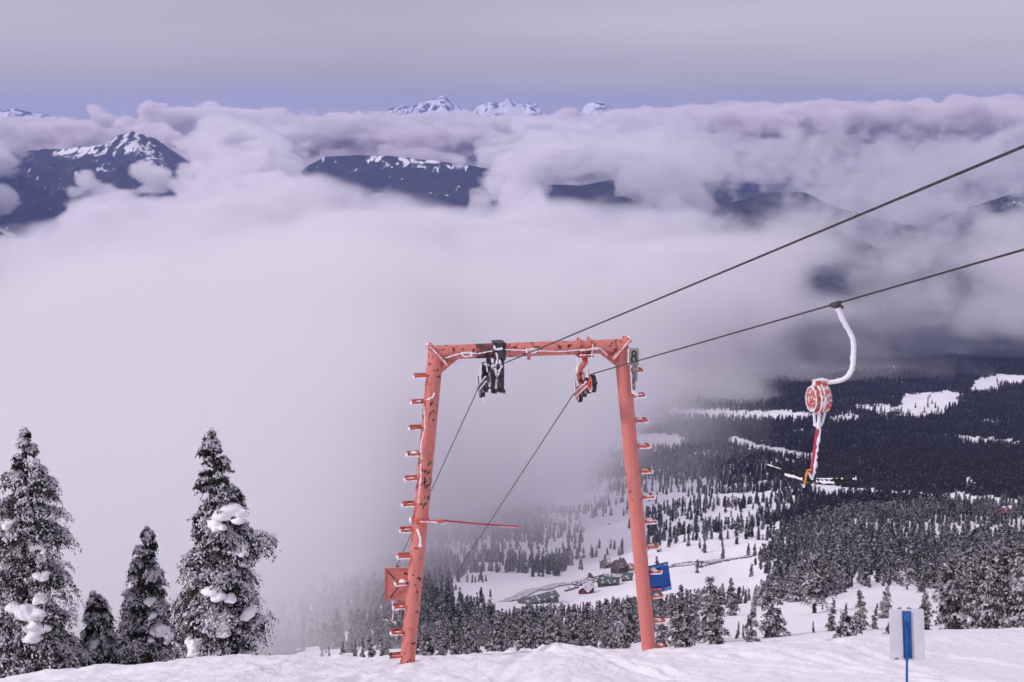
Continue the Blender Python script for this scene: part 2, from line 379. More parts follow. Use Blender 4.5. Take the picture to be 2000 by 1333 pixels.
def cloud_material(name, color, aniso=0.0, erode=None):
    m = bpy.data.materials.new(name); m.use_nodes = True; nt = m.node_tree; nt.nodes.clear()
    p = N(nt, 'ShaderNodeVolumePrincipled'); o = N(nt, 'ShaderNodeOutputMaterial')
    p.inputs['Color'].default_value = (*color, 1); p.inputs['Density'].default_value = 1.0
    p.inputs['Anisotropy'].default_value = aniso
    if erode:      # billows finer than the grid eat into the thin outer part of the cloud
        size, amt, dmax = erode; L = nt.links.new
        p.inputs['Density Attribute'].default_value = ''
        a = N(nt, 'ShaderNodeAttribute', attribute_name='density'); tc = N(nt, 'ShaderNodeTexCoord')
        nz = N(nt, 'ShaderNodeTexNoise'); nz.inputs['Scale'].default_value = 1 / size; nz.inputs['Detail'].default_value = 3; nz.inputs['Roughness'].default_value = 0.6
        L(tc.outputs['Object'], nz.inputs['Vector'])
        mr = N(nt, 'ShaderNodeMapRange'); L(nz.outputs[0], mr.inputs[0]); mr.inputs[1].default_value = 0.33; mr.inputs[2].default_value = 0.68; mr.inputs[3].default_value = 0; mr.inputs[4].default_value = amt * dmax
        sb = N(nt, 'ShaderNodeMath', operation='SUBTRACT'); L(a.outputs['Fac'], sb.inputs[0]); L(mr.outputs[0], sb.inputs[1])
        ml = N(nt, 'ShaderNodeMath', operation='MULTIPLY', use_clamp=True); L(sb.outputs[0], ml.inputs[0]); ml.inputs[1].default_value = 1 / (1 - amt)
        L(ml.outputs[0], p.inputs['Density'])
    else: p.inputs['Density Attribute'].default_value = 'density'
    nt.links.new(p.outputs[0], o.inputs['Volume'])
    return m
def cloud_volume(name, lo, hi, res, dens, m, step):
    """a mesh that stores the density of every voxel and turns into a volume grid"""
    n = res[0] * res[1] * res[2]
    me = bpy.data.meshes.new(name); me.vertices.add(n)
    a = me.attributes.new('voxel_density', 'FLOAT', 'POINT'); a.data.foreach_set('value', dens.astype(np.float32).transpose(2, 1, 0).ravel())
    o = link(bpy.data.objects.new(name, me))
    ng = bpy.data.node_groups.new(name, 'GeometryNodeTree')
    ng.interface.new_socket('Geometry', in_out='INPUT', socket_type='NodeSocketGeometry')
    ng.interface.new_socket('Geometry', in_out='OUTPUT', socket_type='NodeSocketGeometry')
    L = ng.links.new
    gi = N(ng, 'NodeGroupInput'); go = N(ng, 'NodeGroupOutput')
    pos = N(ng, 'GeometryNodeInputPosition'); sp = N(ng, 'ShaderNodeSeparateXYZ'); L(pos.outputs[0], sp.inputs[0])
    idx = None; mul = 1
    for k in range(3):
        s = N(ng, 'ShaderNodeMath', operation='SUBTRACT'); L(sp.outputs[k], s.inputs[0]); s.inputs[1].default_value = lo[k]
        d = N(ng, 'ShaderNodeMath', operation='MULTIPLY'); L(s.outputs[0], d.inputs[0]); d.inputs[1].default_value = (res[k] - 1) / (hi[k] - lo[k])
        r = N(ng, 'ShaderNodeMath', operation='ROUND'); L(d.outputs[0], r.inputs[0])
        c1 = N(ng, 'ShaderNodeClamp'); L(r.outputs[0], c1.inputs[0]); c1.inputs[1].default_value = 0; c1.inputs[2].default_value = res[k] - 1
        fi = N(ng, 'FunctionNodeFloatToInt'); L(c1.outputs[0], fi.inputs[0])
        q = N(ng, 'FunctionNodeIntegerMath', operation='MULTIPLY'); L(fi.outputs[0], q.inputs[0]); q.inputs[1].default_value = mul
        if idx is None: idx = q
        else:
            ad = N(ng, 'FunctionNodeIntegerMath', operation='ADD'); L(idx.outputs[0], ad.inputs[0]); L(q.outputs[0], ad.inputs[1]); idx = ad
        mul *= res[k]
    na = N(ng, 'GeometryNodeInputNamedAttribute', data_type='FLOAT'); na.inputs['Name'].default_value = 'voxel_density'
    si = N(ng, 'GeometryNodeSampleIndex', data_type='FLOAT', domain='POINT')
    L(gi.outputs[0], si.inputs['Geometry']); L(na.outputs['Attribute'], si.inputs['Value']); L(idx.outputs[0], si.inputs['Index'])
    vc = N(ng, 'GeometryNodeVolumeCube')
    L(si.outputs[0], vc.inputs['Density']); vc.inputs['Background'].default_value = 0
    vc.inputs['Min'].default_value = lo; vc.inputs['Max'].default_value = hi
    for k, ax in enumerate('XYZ'): vc.inputs['Resolution ' + ax].default_value = res[k]
    sm = N(ng, 'GeometryNodeSetMaterial'); sm.inputs['Material'].default_value = m
    L(vc.outputs[0], sm.inputs[0]); L(sm.outputs[0], go.inputs[0])
    md = o.modifiers.new('volume', 'NODES'); md.node_group = ng
    me.materials.append(m)
    m.cycles.volume_step_rate = step
    return o
def grid(lo, hi, res):
    ax = [np.linspace(lo[k], hi[k], res[k], dtype=np.float32) for k in range(3)]
    X, Y, Z = np.meshgrid(*ax, indexing='ij')
    d = Y * CP - Z * SP; u = Y * SP + Z * CP
    return X, Y, Z, 1000 + F * X / d, 666.5 - F * u / d
def zrow(row, Y):
    b = -(row - 666.5) / F
    return Y * (-SP + b * CP) / (CP + b * SP)
CLOUD = (0.995, 0.975, 1.0)
def blobs(dens, lo, hi, res, lst, n, amp=0.45, soft=0.4, flat=0.75):
    """heaps of cloud: (px, row, distance, radius in photo pixels at that distance)"""
    st = [(hi[k] - lo[k]) / (res[k] - 1) for k in range(3)]
    for (px, row, Yd, rp) in lst:
        c = at(px, row, Yd); r = rp / F * Yd; sl = []
        for k in range(3):
            i0 = int(max(0, (c[k] - 1.7 * r - lo[k]) / st[k])); i1 = int(min(res[k], (c[k] + 1.7 * r - lo[k]) / st[k] + 2)); sl.append(slice(i0, max(i0, i1)))
        sl = tuple(sl)
        if dens[sl].size == 0: continue
        g = np.meshgrid(*[lo[k] + st[k] * np.arange(sl[k].start, sl[k].stop) for k in range(3)], indexing='ij')
        dz = (g[2] - c[2]); dz = np.where(dz < 0, dz / flat * 0.8, dz / flat)
        d = np.sqrt((g[0] - c[0]) ** 2 + ((g[1] - c[1]) / 1.1) ** 2 + dz ** 2) / r
        dens[sl] = np.maximum(dens[sl], sstep(0, soft, 1 - d + amp * n[sl]))
    return dens

def valley_cloud():
    lo = (-2500., 50., -1000.); hi = (2900., 7200., -12.); res = (246, 325, 48)
    X, Y, Z, PX, PY = grid(lo, hi, res)
    n = fbm3(res, (46, 46, 18), 5, 5, 0.62)
    nb = fbm3(res, (20, 20, 12), 4, 91, 0.62)
    yf = np.interp(PX, [-400, 0, 300, 500, 620, 800, 1000, 1150, 1300, 1420, 1550, 1700, 2000, 2400],
                   [420, 450, 500, 620, 800, 1200, 1550, 1800, 2300, 3000, 4000, 4500, 4700, 4900])
    t = Y / yf
    front = sstep(0.72, 2.2, t + 0.25 * n + 0.08 * nb)
    rtop = np.interp(PX, [-200, 0, 60, 150, 300, 420, 540, 620, 700, 780, 880, 1000, 1100, 1200, 1400, 1600, 2000, 2400],
                     [580, 580, 545, 510, 480, 462, 436, 415, 422, 440, 478, 470, 480, 500, 510, 480, 470, 470])
    top = np.clip(zrow(rtop, np.clip(Y, 2500, 5200)), -950, -170) + np.interp(Y, [50, 600, 2500], [150, 60, 0]) * 0
    h = (top - Z) / 95 + (0.55 * n + 0.35 * nb) * np.clip(Y / 3500, 0.2, 1)
    body = sstep(-0.3, 1.5, h)
    right = sstep(1120, 1480, PX)
    dens = 0.0050 * front * body * (1 - right) * (0.8 + 0.25 * nb)
    # torn, thinner cloud with dark rents at the right
    rent = np.zeros_like(X)
    for (cx, cy, rx, ry, k) in ((1600, 690, 110, 66, 0.95), (1260, 430, 110, 60, 1.2), (1450, 440, 60, 50, 0.8), (1620, 570, 60, 40, 0.9), (1480, 640, 35, 80, 0.7), (1960, 385, 60, 20, 0.6)):
        q = 1 - np.hypot((PX + 30 * n - cx) / rx, (PY + 22 * nb - cy) / ry); rent = np.maximum(rent, k * sstep(-0.5, 0.8, q))
    patch = sstep(-0.8, 1.2, n + 0.7 * nb + 0.3 - 2.3 * rent)
    dens += 0.0019 * front * body * right * patch * 0 + 0.0019 * sstep(0.85, 1.25, t + 0.12 * n) * body * right * patch
    dens += 0.00060 * sstep(3700, 5000, Y) * sstep(1250, 1450, PX) * np.clip(1 + 0.6 * n, 0, 2) * body
    # thin mist in front of the woods
    dens += 0.00090 * sstep(100, 750, Y) * sstep(1270, 830, PX + 40 * n) * np.clip(1 + 0.7 * n, 0, 2) * body
    dens += 0.00100 * sstep(1000, 2000, Y) * sstep(900, 1150, PX) * sstep(1620, 1250, PX) * np.clip(0.9 + 0.8 * n, 0, 2.5) * body
    dens += 0.0019 * sstep(70, 260, Y) * sstep(3200, 1500, Y) * sstep(820, 330, PX + 130 * n + 50 * nb) * sstep(-0.2, 1.0, (zrow(rtop + 60, Y) - Z) / (0.018 * Y + 4) + 0.5 * n)
    dens = np.clip(dens, 0, 0.02)
    e = np.minimum(np.minimum((Y - lo[1]) / 60, (hi[1] - Y) / 200), (hi[2] - Z) / 60); dens *= np.clip(e, 0, 1)
    dens[dens < 1e-5] = 0
    o = cloud_volume('valley_cloud', lo, hi, res, dens, cloud_material('cloud', CLOUD, erode=(170, 0.5, 0.0016)), 2.0)
    tag(o, kind='stuff', label='white bank of cloud filling the valley', group=None)
valley_cloud()

def mountain_cloud():
    lo = (-6000., 7000., -1050.); hi = (6000., 17600., -20.); res = (380, 300, 40)
    X, Y, Z, PX, PY = grid(lo, hi, res)
    n = fbm3(res, (30, 28, 14), 5, 15, 0.76); nb = fbm3(res, (14, 14, 9), 3, 191, 0.7, billow=True)
    dens = sstep(0.1, 0.8, (-340 - Z) / 240 + 0.6 * n - 0.3 * nb)
    wx = PX + 34 * n; wy = PY + 16 * n - 10 * nb
    def win(x0, x1, y0, y1, s=22, a=14):
        return sstep(x0 - s, x0 + s, wx) * sstep(x1 + s, x1 - s, wx) * sstep(y0 - a, y0 + a, wy) * sstep(y1 + a, y1 - a, wy)
    hole = np.zeros_like(X)
    for (x0, x1, y0, y1, k) in ((-300, 160, 330, 490, 1.5), (30, 420, 228, 410, 1.5), (580, 990, 280, 440, 1.5), (1040, 1290, 335, 470, 1.15), (1370, 1580, 360, 430, 0.9), (1890, 2150, 350, 410, 0.9), (1450, 1750, 540, 800, 0.9)):
        hole = np.maximum(hole, k * win(x0, x1, y0, y1))
    dens = np.clip(dens - hole, 0, 1)
    L = [(-10, 285, 13500, 44), (-60, 340, 12000, 80), (0, 395, 11000, 34), (110, 252, 15500, 26), (200, 238, 15500, 24), (168, 356, 10500, 20), (145, 372, 10500, 15), (196, 372, 10500, 16), (282, 336, 10300, 18), (305, 352, 10300, 26), (350, 372, 10000, 28), (275, 385, 10000, 22),
         (405, 358, 10500, 30), (388, 345, 10500, 26), (376, 388, 10300, 26), (394, 312, 11500, 26), (420, 310, 13000, 55), (470, 335, 11500, 42), (520, 350, 11500, 45), (560, 330, 12000, 34), (500, 290, 14000, 60), (570, 370, 11000, 24), (360, 250, 15500, 50), (410, 270, 15500, 50),
         (740, 385, 9500, 26), (780, 400, 9500, 30), (690, 395, 9500, 24), (980, 330, 11200, 40), (1020, 350, 11000, 46), (940, 395, 10500, 22), (1000, 395, 10500, 34), (965, 300, 13000, 40), (1060, 300, 13500, 50), (900, 318, 11800, 10), (1040, 410, 9800, 30),
         (1120, 330, 12000, 34), (1200, 320, 12500, 40), (1300, 350, 11500, 55), (1340, 400, 10500, 50), (1330, 320, 12500, 50), (1420, 340, 12500, 40), (1500, 335, 12500, 40), (1600, 360, 11500, 50), (1680, 390, 11000, 60), (1750, 360, 12000, 60), (1850, 345, 12500, 50), (1950, 330, 12500, 50), (1700, 450, 9500, 60), (1820, 440, 9500, 60), (1950, 440, 9500, 60)]
    dens *= np.interp(PX, [1080, 1450], [1.0, 0.5])
    dens = blobs(dens, lo, hi, res, L, n, 0.55, 0.3)
    dens = np.maximum(dens, 0.034 * sstep(1450, 1150, PX) * sstep(-0.3, 1.6, n - 0.2 * nb) * sstep(12500, 10500, Y) * (Z < -90))
    dens = dens * np.interp(PX, [1100, 1500], [1, 0.4]) * (1 - sstep(1250, 1500, PX) * 0.6 * sstep(0.5, -0.8, n)) * 0.007
    for f_, a, b in ((Y, lo[1], hi[1]), (X, lo[0], hi[0])): dens = dens * np.clip(np.minimum(f_ - a, b - f_) / 300, 0, 1)
    dens = dens * np.clip((hi[2] - Z) / 60, 0, 1)
    dens[dens < 2e-5] = 0
    o = cloud_volume('mountain_cloud', lo, hi, res, dens, cloud_material('cloud_heaps', CLOUD, erode=(190, 0.6, 0.007)), 1.5)
    tag(o, kind='stuff', label='torn grey cloud drifting round the blue mountains')
mountain_cloud()

def horizon_cloud():
    lo = (-10800., 18000., -1000.); hi = (10800., 26500., 160.); res = (440, 150, 34)
    X, Y, Z, PX, PY = grid(lo, hi, res)
    n = fbm3(res, (26, 20, 12), 5, 55, 0.76); nb = fbm3(res, (15, 13, 9), 4, 291, 0.7, billow=True)
    rt = np.interp(PX, [-300, 0, 100, 200, 290, 350, 420, 545, 600, 700, 800, 1000, 1300, 1500, 1700, 2000, 2300],
                   [234, 236, 240, 236, 236, 242, 236, 232, 238, 232, 236, 236, 222, 216, 212, 202, 200])
    top = zrow(rt, 20500 + 0 * Y)
    dens = sstep(0.0, 0.6, (top - Z) / 150 + 0.32 * n - 0.30 * nb)
    L = [(-40, 240, 20000, 34), (60, 250, 19500, 30), (190, 236, 20500, 28), (250, 240, 20500, 26), (290, 236, 20500, 30), (420, 240, 20000, 28), (480, 235, 20500, 24), (545, 236, 20500, 32), (600, 248, 20000, 26), (650, 240, 20500, 26), (705, 234, 20500, 30), (760, 242, 20200, 26), (830, 244, 20500, 26),
         (900, 240, 21000, 24), (960, 246, 20500, 28), (1040, 240, 21000, 24), (1110, 236, 21000, 26), (1190, 238, 21000, 26), (1270, 228, 21500, 24), (1350, 226, 21500, 26), (1440, 222, 21500, 22), (1500, 216, 21500, 22), (1580, 214, 21800, 22), (1620, 220, 21000, 30), (1720, 212, 21800, 24), (1800, 214, 21500, 24), (1880, 212, 21500, 28), (1960, 206, 21500, 24), (2040, 206, 21500, 24)]
    dens = blobs(dens, lo, hi, res, L, n, 0.40, 0.25)
    dens = dens * 0.009
    dens = dens * np.clip(np.minimum(Y - lo[1], hi[1] - Y) / 900 + 0.35 * n, 0, 1) * np.clip((hi[2] - Z) / 60, 0, 1)
    dens[dens < 2e-5] = 0
    o = cloud_volume('horizon_cloud', lo, hi, res, dens, cloud_material('cloud_sea', (1.0, 0.955, 0.97), erode=(330, 0.6, 0.009)), 1.5)
    tag(o, kind='stuff', label='bright heaped sea of cloud along the horizon')
horizon_cloud()

def haze():
    bm = bmesh.new(); bmesh.ops.create_cube(bm, size=1)
    lo = Vector((-30000, -400, -1500)); hi = Vector((30000, 36000, 285))
    for v in bm.verts: v.co = Vector([lo[i] + (hi[i] - lo[i]) * (v.co[i] + 0.5) for i in range(3)])
    me = bpy.data.meshes.new('haze'); bm.to_mesh(me); bm.free()
    m = bpy.data.materials.new('haze'); m.use_nodes = True; nt = m.node_tree; nt.nodes.clear()
    p = N(nt, 'ShaderNodeVolumePrincipled'); o = N(nt, 'ShaderNodeOutputMaterial')
    p.inputs['Color'].default_value = (0.38, 0.46, 1.0, 1); p.inputs['Density'].default_value = 2.25e-5
    nt.links.new(p.outputs[0], o.inputs['Volume'])
    me.materials.append(m)
    ob = link(bpy.data.objects.new('haze', me)); tag(ob, kind='stuff', label='thin blue haze in the air')
haze()
# ------------------------------------------------------------------ conifers
M_needle = noise_mix(mat('needles', (0.03, 0.035, 0.03), 0.8, spec=0.1), (0.016, 0.022, 0.018), (0.05, 0.045, 0.04), 2.5, lo=0.35, hi=0.7)
M_needle_far = mat('far_needles', (0.042, 0.038, 0.042), 0.9, spec=0.05)
M_frost = noise_mix(mat('frosted_needles', (0.6, 0.58, 0.62), 0.8, spec=0.1), (0.50, 0.48, 0.53), (0.82, 0.80, 0.85), 4, lo=0.35, hi=0.6)
M_thin = noise_mix(mat('thin_frost', (0.3, 0.29, 0.32), 0.9, spec=0.05), (0.16, 0.15, 0.17), (0.50, 0.48, 0.52), 1.5, lo=0.35, hi=0.65)
M_lichen = noise_mix(mat('hanging_lichen', (0.09, 0.075, 0.055), 0.9, spec=0.05), (0.05, 0.042, 0.035), (0.15, 0.125, 0.10), 3, lo=0.35, hi=0.65)
M_needle_mid = noise_mix(mat('frosty_needles', (0.05, 0.05, 0.05), 0.8, spec=0.1), (0.022, 0.026, 0.025), (0.085, 0.078, 0.075), 1.8, lo=0.35, hi=0.7)
M_thin_mid = noise_mix(mat('needle_frost', (0.4, 0.38, 0.4), 0.9, spec=0.05), (0.22, 0.21, 0.23), (0.60, 0.58, 0.62), 2.0, lo=0.35, hi=0.65)
M_frost_mid = noise_mix(mat('bough_snow', (0.7, 0.68, 0.72), 0.8, spec=0.1), (0.60, 0.58, 0.62), (0.80, 0.78, 0.82), 1.2, lo=0.35, hi=0.65)
M_bark = noise_mix(mat('bark', (0.06, 0.05, 0.045), 0.9, spec=0.1), (0.035, 0.03, 0.03), (0.10, 0.085, 0.08), 9, stretch=(1, 1, 0.2), bump=0.5)

def unit(v): return v / (np.linalg.norm(v, axis=-1, keepdims=True) + 1e-9)
def crown_np(H, prof, nb, nt_, nl, leaf, seed, droop=0.5, snow=0.35, lichen=0.0, t0=0.05, tw=0.3, lean=(0, 0), clump=0.0, crook=0.0, pads=0.0, tn=0.10):
    """boughs > drooping twigs > small leaf faces; prof(t, cos_az) gives the bough length"""
    r = np.random.default_rng(seed)
    q_ = (np.arange(nb) + r.random(nb)) / nb; t = np.where(r.random(nb) < 0.6, 1 - np.sqrt(1 - q_), q_); t = np.clip(t0 + (1 - t0) * t, t0, 0.995)
    az = np.arange(nb) * 2.39996 + r.normal(0, 0.35, nb)
    if clump:  # boughs gather in tiers
        tiers = 6.5; t = t + clump * (1.15 - t) * np.sin(t * tiers * 6.283 + az * 1.0 + seed) / (tiers * 6.283)
    L = prof(t, np.cos(az)) * r.uniform(0.72, 1.08, nb)
    nT = nb * nt_
    B = np.repeat(np.arange(nb), nt_)
    s = np.sqrt(r.uniform(0.03, 1, nT)); s[::nt_] = 1.0
    dr = np.stack([np.cos(az), np.sin(az), 0 * az], 1); la = np.stack([-np.sin(az), np.cos(az), 0 * az], 1)
    rise = np.interp(t, [0, 0.6, 1], [0.05, 0.25, 0.8])
    wl = np.minimum(L, H * 0.2)[B] * 0.33 * (1.15 - s * 0.75)
    lat = r.normal(0, 1, nT) * wl * 0.75
    cx = lean[0] * t ** 2 + crook * np.sin(t * 5 + seed) * H * 0.02; cyy = lean[1] * t ** 2
    P = dr[B] * (L[B] * s)[:, None] + la[B] * lat[:, None]
    P[:, 0] += cx[B]; P[:, 1] += cyy[B]
    P[:, 2] += t[B] * H + L[B] * (rise[B] * s - droop * s ** 2.2) - np.abs(lat) * 0.35 + r.normal(0, 0.03, nT) * L[B]
    tl = tw * r.uniform(0.55, 1.25, nT) * np.clip(0.2 + L[B] / (0.16 * H) * 0.7, 0.22, 1.1)
    out = unit(dr[B] * r.uniform(0.3, 1.0, nT)[:, None] + la[B] * (np.sign(lat) * r.uniform(0.1, 0.9, nT))[:, None] + r.normal(0, 0.25, (nT, 3)))
    nL = nT * nl; C = np.repeat(np.arange(nT), nl); q = np.tile((np.arange(nl) + 0.3) / nl, nT) + r.normal(0, 0.06, nL)
    pos = P[C] + out[C] * (tl[C] * q * 0.75)[:, None]
    pos[:, 2] -= tl[C] * q ** 2 * 0.75
    pos += r.normal(0, leaf * 0.35, (nL, 3))
    tan = unit(out[C] * (0.75) + np.array([0, 0, -1.0]) * (1.5 * q)[:, None] + r.normal(0, 0.4, (nL, 3)))
    wd = unit(np.cross(tan, unit(r.normal(0, 0.7, (nL, 3)) + np.array([0, 0, 1.0]))))
    up = np.cross(wd, tan); up *= np.sign(up[:, 2:3] + 1e-6)
    ll = leaf * r.uniform(0.7, 1.4, nL); ww = ll * r.uniform(0.35, 0.6, nL)
    # frost sits on the upper side of a bough, lichen hangs below and inside
    topness = (1 - q) * 0.55 + s[C] * 0.45 + r.normal(0, tn, nL) + 0.16 * np.sin(az[B][C] * 3 + t[B][C] * 40)
    m = np.where(topness > np.quantile(topness, 1 - snow), 1, 0)
    if lichen:
        il = (s[C] < 0.72) & (r.random(nL) < lichen * np.interp(t[B][C], [0, 0.5, 0.75], [1.0, 0.8, 0.1])) & (q > 0.35)
        m[il] = 2; tan[il] = unit(np.array([0, 0, -1.0]) + r.normal(0, 0.15, (il.sum(), 3))); ll[il] *= 1.5; ww[il] *= 0.5
        wd[il] = unit(np.cross(tan[il], r.normal(0, 1, (il.sum(), 3))))
    sn = m == 1
    pos[sn] += up[sn] * leaf * 0.25 + np.array([0, 0, leaf * 0.25]); ww[sn] *= 1.35
    a = pos - tan * (ll / 2)[:, None]; b = pos + wd * (ww / 2)[:, None]; c = pos + tan * (ll / 2)[:, None]; d = pos - wd * (ww / 2)[:, None]
    b += up * (ww * 0.0)[:, None]
    V = np.stack([a, b, c, d], 1).reshape(-1, 3); Fc = np.arange(nL * 4).reshape(-1, 4)
    if pads:   # snow lying along the top of a bough
        pick = np.nonzero((r.random(nb) < pads) & (t < 0.9))[0]; ns = 6; s_ = np.linspace(0.12, 0.98, ns); PV = []; PF = []
        for q, bi in enumerate(pick):
            wdt = min(L[bi], H * 0.2) * 0.26 * (1.25 - s_) * r.uniform(0.5, 1.25, ns) + 0.012 * H * 0.5
            cz = t[bi] * H + L[bi] * (rise[bi] * s_ - droop * s_ ** 2.2) + 0.03 * L[bi] + 0.012 * H * 0.5
            c0 = dr[bi] * (L[bi] * s_)[:, None]; c0[:, 2] += cz; c0[:, 0] += cx[bi]; c0[:, 1] += cyy[bi]
            for j, e in enumerate((-1, 0, 1)):
                p_ = c0 + la[bi] * (wdt * e)[:, None]; p_[:, 2] += (0.10 * L[bi] * 0.5 if e == 0 else -0.35 * wdt) ; p_ += r.normal(0, 0.02 * L[bi], p_.shape); PV.append(p_)
            o_ = q * 3 * ns
            for j in range(2):
                for u_ in range(ns - 1): PF.append((o_ + j * ns + u_, o_ + j * ns + u_ + 1, o_ + (j + 1) * ns + u_ + 1, o_ + (j + 1) * ns + u_))
        if PV:
            Fc = np.concatenate([Fc, np.array(PF) + len(V)]); V = np.concatenate([V] + PV); m = np.concatenate([m, np.full(len(PF), 4)])
    return V, Fc, m
def trunk_np(H, r0, lean=(0, 0), crook=0.0, seed=0, sides=8, z0=-0.6, limbs=None):
    zs = np.linspace(z0, H * 0.97, 14); V = []; a = np.arange(sides) / sides * 6.283
    for z in zs:
        t = max(z, 0) / H; rr = r0 * (1 - 0.93 * t) * (1.25 if z < 0.1 else 1)
        cx = lean[0] * t * t + crook * math.sin(t * 5 + seed) * H * 0.02; c2 = lean[1] * t * t
        V.append(np.stack([cx + rr * np.cos(a), c2 + rr * np.sin(a), np.full(sides, z)], 1))
    V = np.concatenate(V); Fc = []
    for i in range(len(zs) - 1):
        for k in range(sides): Fc.append((i * sides + k, i * sides + (k + 1) % sides, (i + 1) * sides + (k + 1) % sides, (i + 1) * sides + k))
    return V, np.array(Fc)

def blob_np(cen, rad, seed, sub=3, rough=0.25):
    bm = bmesh.new(); bmesh.ops.create_icosphere(bm, subdivisions=sub, radius=1)
    V = np.array([v.co[:] for v in bm.verts]); Fc = np.array([[v.index for v in f.verts] for f in bm.faces]); bm.free()
    n = fbm2(V[:, 0] * 1.3 + seed * 3.1 + V[:, 2], V[:, 1] * 1.3 + V[:, 2] * 0.7 + seed, 4, seed)
    V = V * (1 + rough * n)[:, None]
    V[:, 2] = np.where(V[:, 2] < 0, V[:, 2] * 0.55, V[:, 2])
    return V * np.array(rad) + np.array(cen), Fc

def hero_tree(label, base_px, base_row, top_row, Y, left, right, seed, nb, clumps, lean_px=0, snow=0.40, extra=None):
    """left / right: (row, half width in photo pixels) of the outline either side of the stem"""
    b = at(base_px, base_row, Y); topz = at(base_px, top_row, Y).z
    H = (topz - b.z) * 1.0; k = Y / F * 1.0
    root = empty('mountain_hemlock', b)
    tag(root, label, 'tree', 'frosted hemlocks at the left edge of the piste')
    def tt(rows): return [(base_row - q) / (base_row - top_row) for q in rows]
    lt, lw = tt([a for a, _ in left]), [c * k for _, c in left]; rt, rw = tt([a for a, _ in right]), [c * k for _, c in right]
    def prof(t, ca):
        l = np.interp(t, lt[::-1], lw[::-1]); r_ = np.interp(t, rt[::-1], rw[::-1]); f = 0.5 + 0.5 * ca
        return (1.22 if base_px == 62 else 1.12) * (l * (1 - f) + r_ * f)
    lean = (lean_px * k, 0)
    V, Fc, m = crown_np(H, prof, nb, 22, 14, 0.055, seed, droop=0.5, snow=snow, lichen=0.7, tw=0.34, lean=lean, clump=1.9, t0=0.01, crook=1, tn=0.08)
    if extra:
        for (row, wpx, az, n) in extra:      # single boughs that stand out of the outline
            e = lambda t, ca: np.full_like(t, wpx * k)
            V2, F2, m2 = crown_np(H, e, n, 30, 12, 0.062, seed + int(row), droop=0.25, snow=0.42, lichen=0.2, tw=0.3)
            # gather the boughs of this call about one height and one bearing
            r = np.random.default_rng(seed + int(row)); per = 30 * 12 * 4
            for q in range(n):
                s_ = V2[q * per:(q + 1) * per]; a0 = (q * 2.39996); az_t = az + r.normal(0, 0.22)
                cen = s_.mean(0); c0 = math.atan2(cen[1], cen[0]); da = az_t - c0
                x, y = s_[:, 0].copy(), s_[:, 1].copy(); s_[:, 0] = x * math.cos(da) - y * math.sin(da); s_[:, 1] = x * math.sin(da) + y * math.cos(da)
                s_[:, 2] += (base_row - row) * k + r.normal(0, 0.12) - cen[2]
                s_[:, :2] *= r.uniform(0.8, 1.0)
            F2 = F2 + len(V); V = np.concatenate([V, V2]); Fc = np.concatenate([Fc, F2]); m = np.concatenate([m, m2])
    crown = mesh_np('crown', V, Fc, [M_needle, M_frost, M_lichen], root, m)
    tv, tf = trunk_np(H, 0.035 * H, lean, 1, seed)
    mesh_np('trunk', tv, tf, M_bark, root, smooth=True)
    for i, (px, row, w_, h_) in enumerate(clumps):
        c = at(px, row, Y)
        t = (base_row - row) / (base_row - top_row); rad = float(prof(np.array([t]), np.array([0.0]))[0])
        side = np.clip((c.x - b.x - lean_px * k * t * t) / (rad + 0.01), -0.9, 0.9)
        loc = np.array((c.x - b.x, -rad * 0.71 * math.sqrt(1 - side * side), c.z - b.z))
        rr = np.random.default_rng(seed * 50 + i); off = 0; Vs = []; Fs = []; W_, H_ = w_ * k * 1.25, h_ * k * 1.25
        for j in range(9):
            u_, v_ = (0, 0) if j == 0 else (rr.uniform(-1, 1), rr.uniform(-1, 0.7)); sc_ = 0.75 if j == 0 else rr.uniform(0.28, 0.55)
            o_ = np.array([u_ * W_ * 0.75, -0.10 * v_ * 0.0 + 0.16 * v_ - 0.05, v_ * H_ * 0.85 - 0.12 * abs(u_) * W_])
            bv, bf = blob_np(loc + o_, (W_ * sc_, 0.20 * sc_ + 0.05, H_ * sc_ * 1.15), seed + i * 9 + j, 3, 0.42)
            Vs.append(bv); Fs.append(bf + off); off += len(bv)
        cl_ = mesh_np('snow_clump', np.concatenate(Vs), np.concatenate(Fs), M_snow, root, smooth=True)
        rm = cl_.modifiers.new('merge', 'REMESH'); rm.mode = 'VOXEL'; rm.voxel_size = 0.022; rm.use_smooth_shade = True
        sm_ = cl_.modifiers.new('soften', 'SMOOTH'); sm_.iterations = 6; sm_.factor = 0.6
    return root
hero_tree('tallest frosted hemlock at the left edge with a large snow pillow low on its front', 62, 1325, 842, 31.5,
          [(842, 3), (870, 14), (900, 22), (950, 38), (1000, 48), (1060, 60), (1120, 68), (1200, 80), (1300, 88), (1325, 70)],
          [(842, 3), (870, 14), (900, 30), (950, 48), (985, 55), (1020, 78), (1060, 62), (1100, 72), (1135, 92), (1180, 75), (1225, 100), (1300, 92), (1325, 70)], 3, 330,
          [(72, 1178, 28, 20), (90, 1205, 22, 15), (92, 1052, 20, 9), (95, 1108, 14, 8), (98, 1150, 12, 12), (4, 1300, 18, 18), (45, 1316, 22, 8), (35, 1010, 8, 8)], lean_px=6)
hero_tree('dark hemlock cut by the left border, half behind the tallest one', -28, 1340, 932, 34,
          [(932, 3), (980, 30), (1060, 45), (1200, 60), (1340, 60)], [(932, 3), (975, 28), (1020, 40), (1100, 50), (1200, 60), (1340, 50)], 13, 170, [], lean_px=30, snow=0.3)
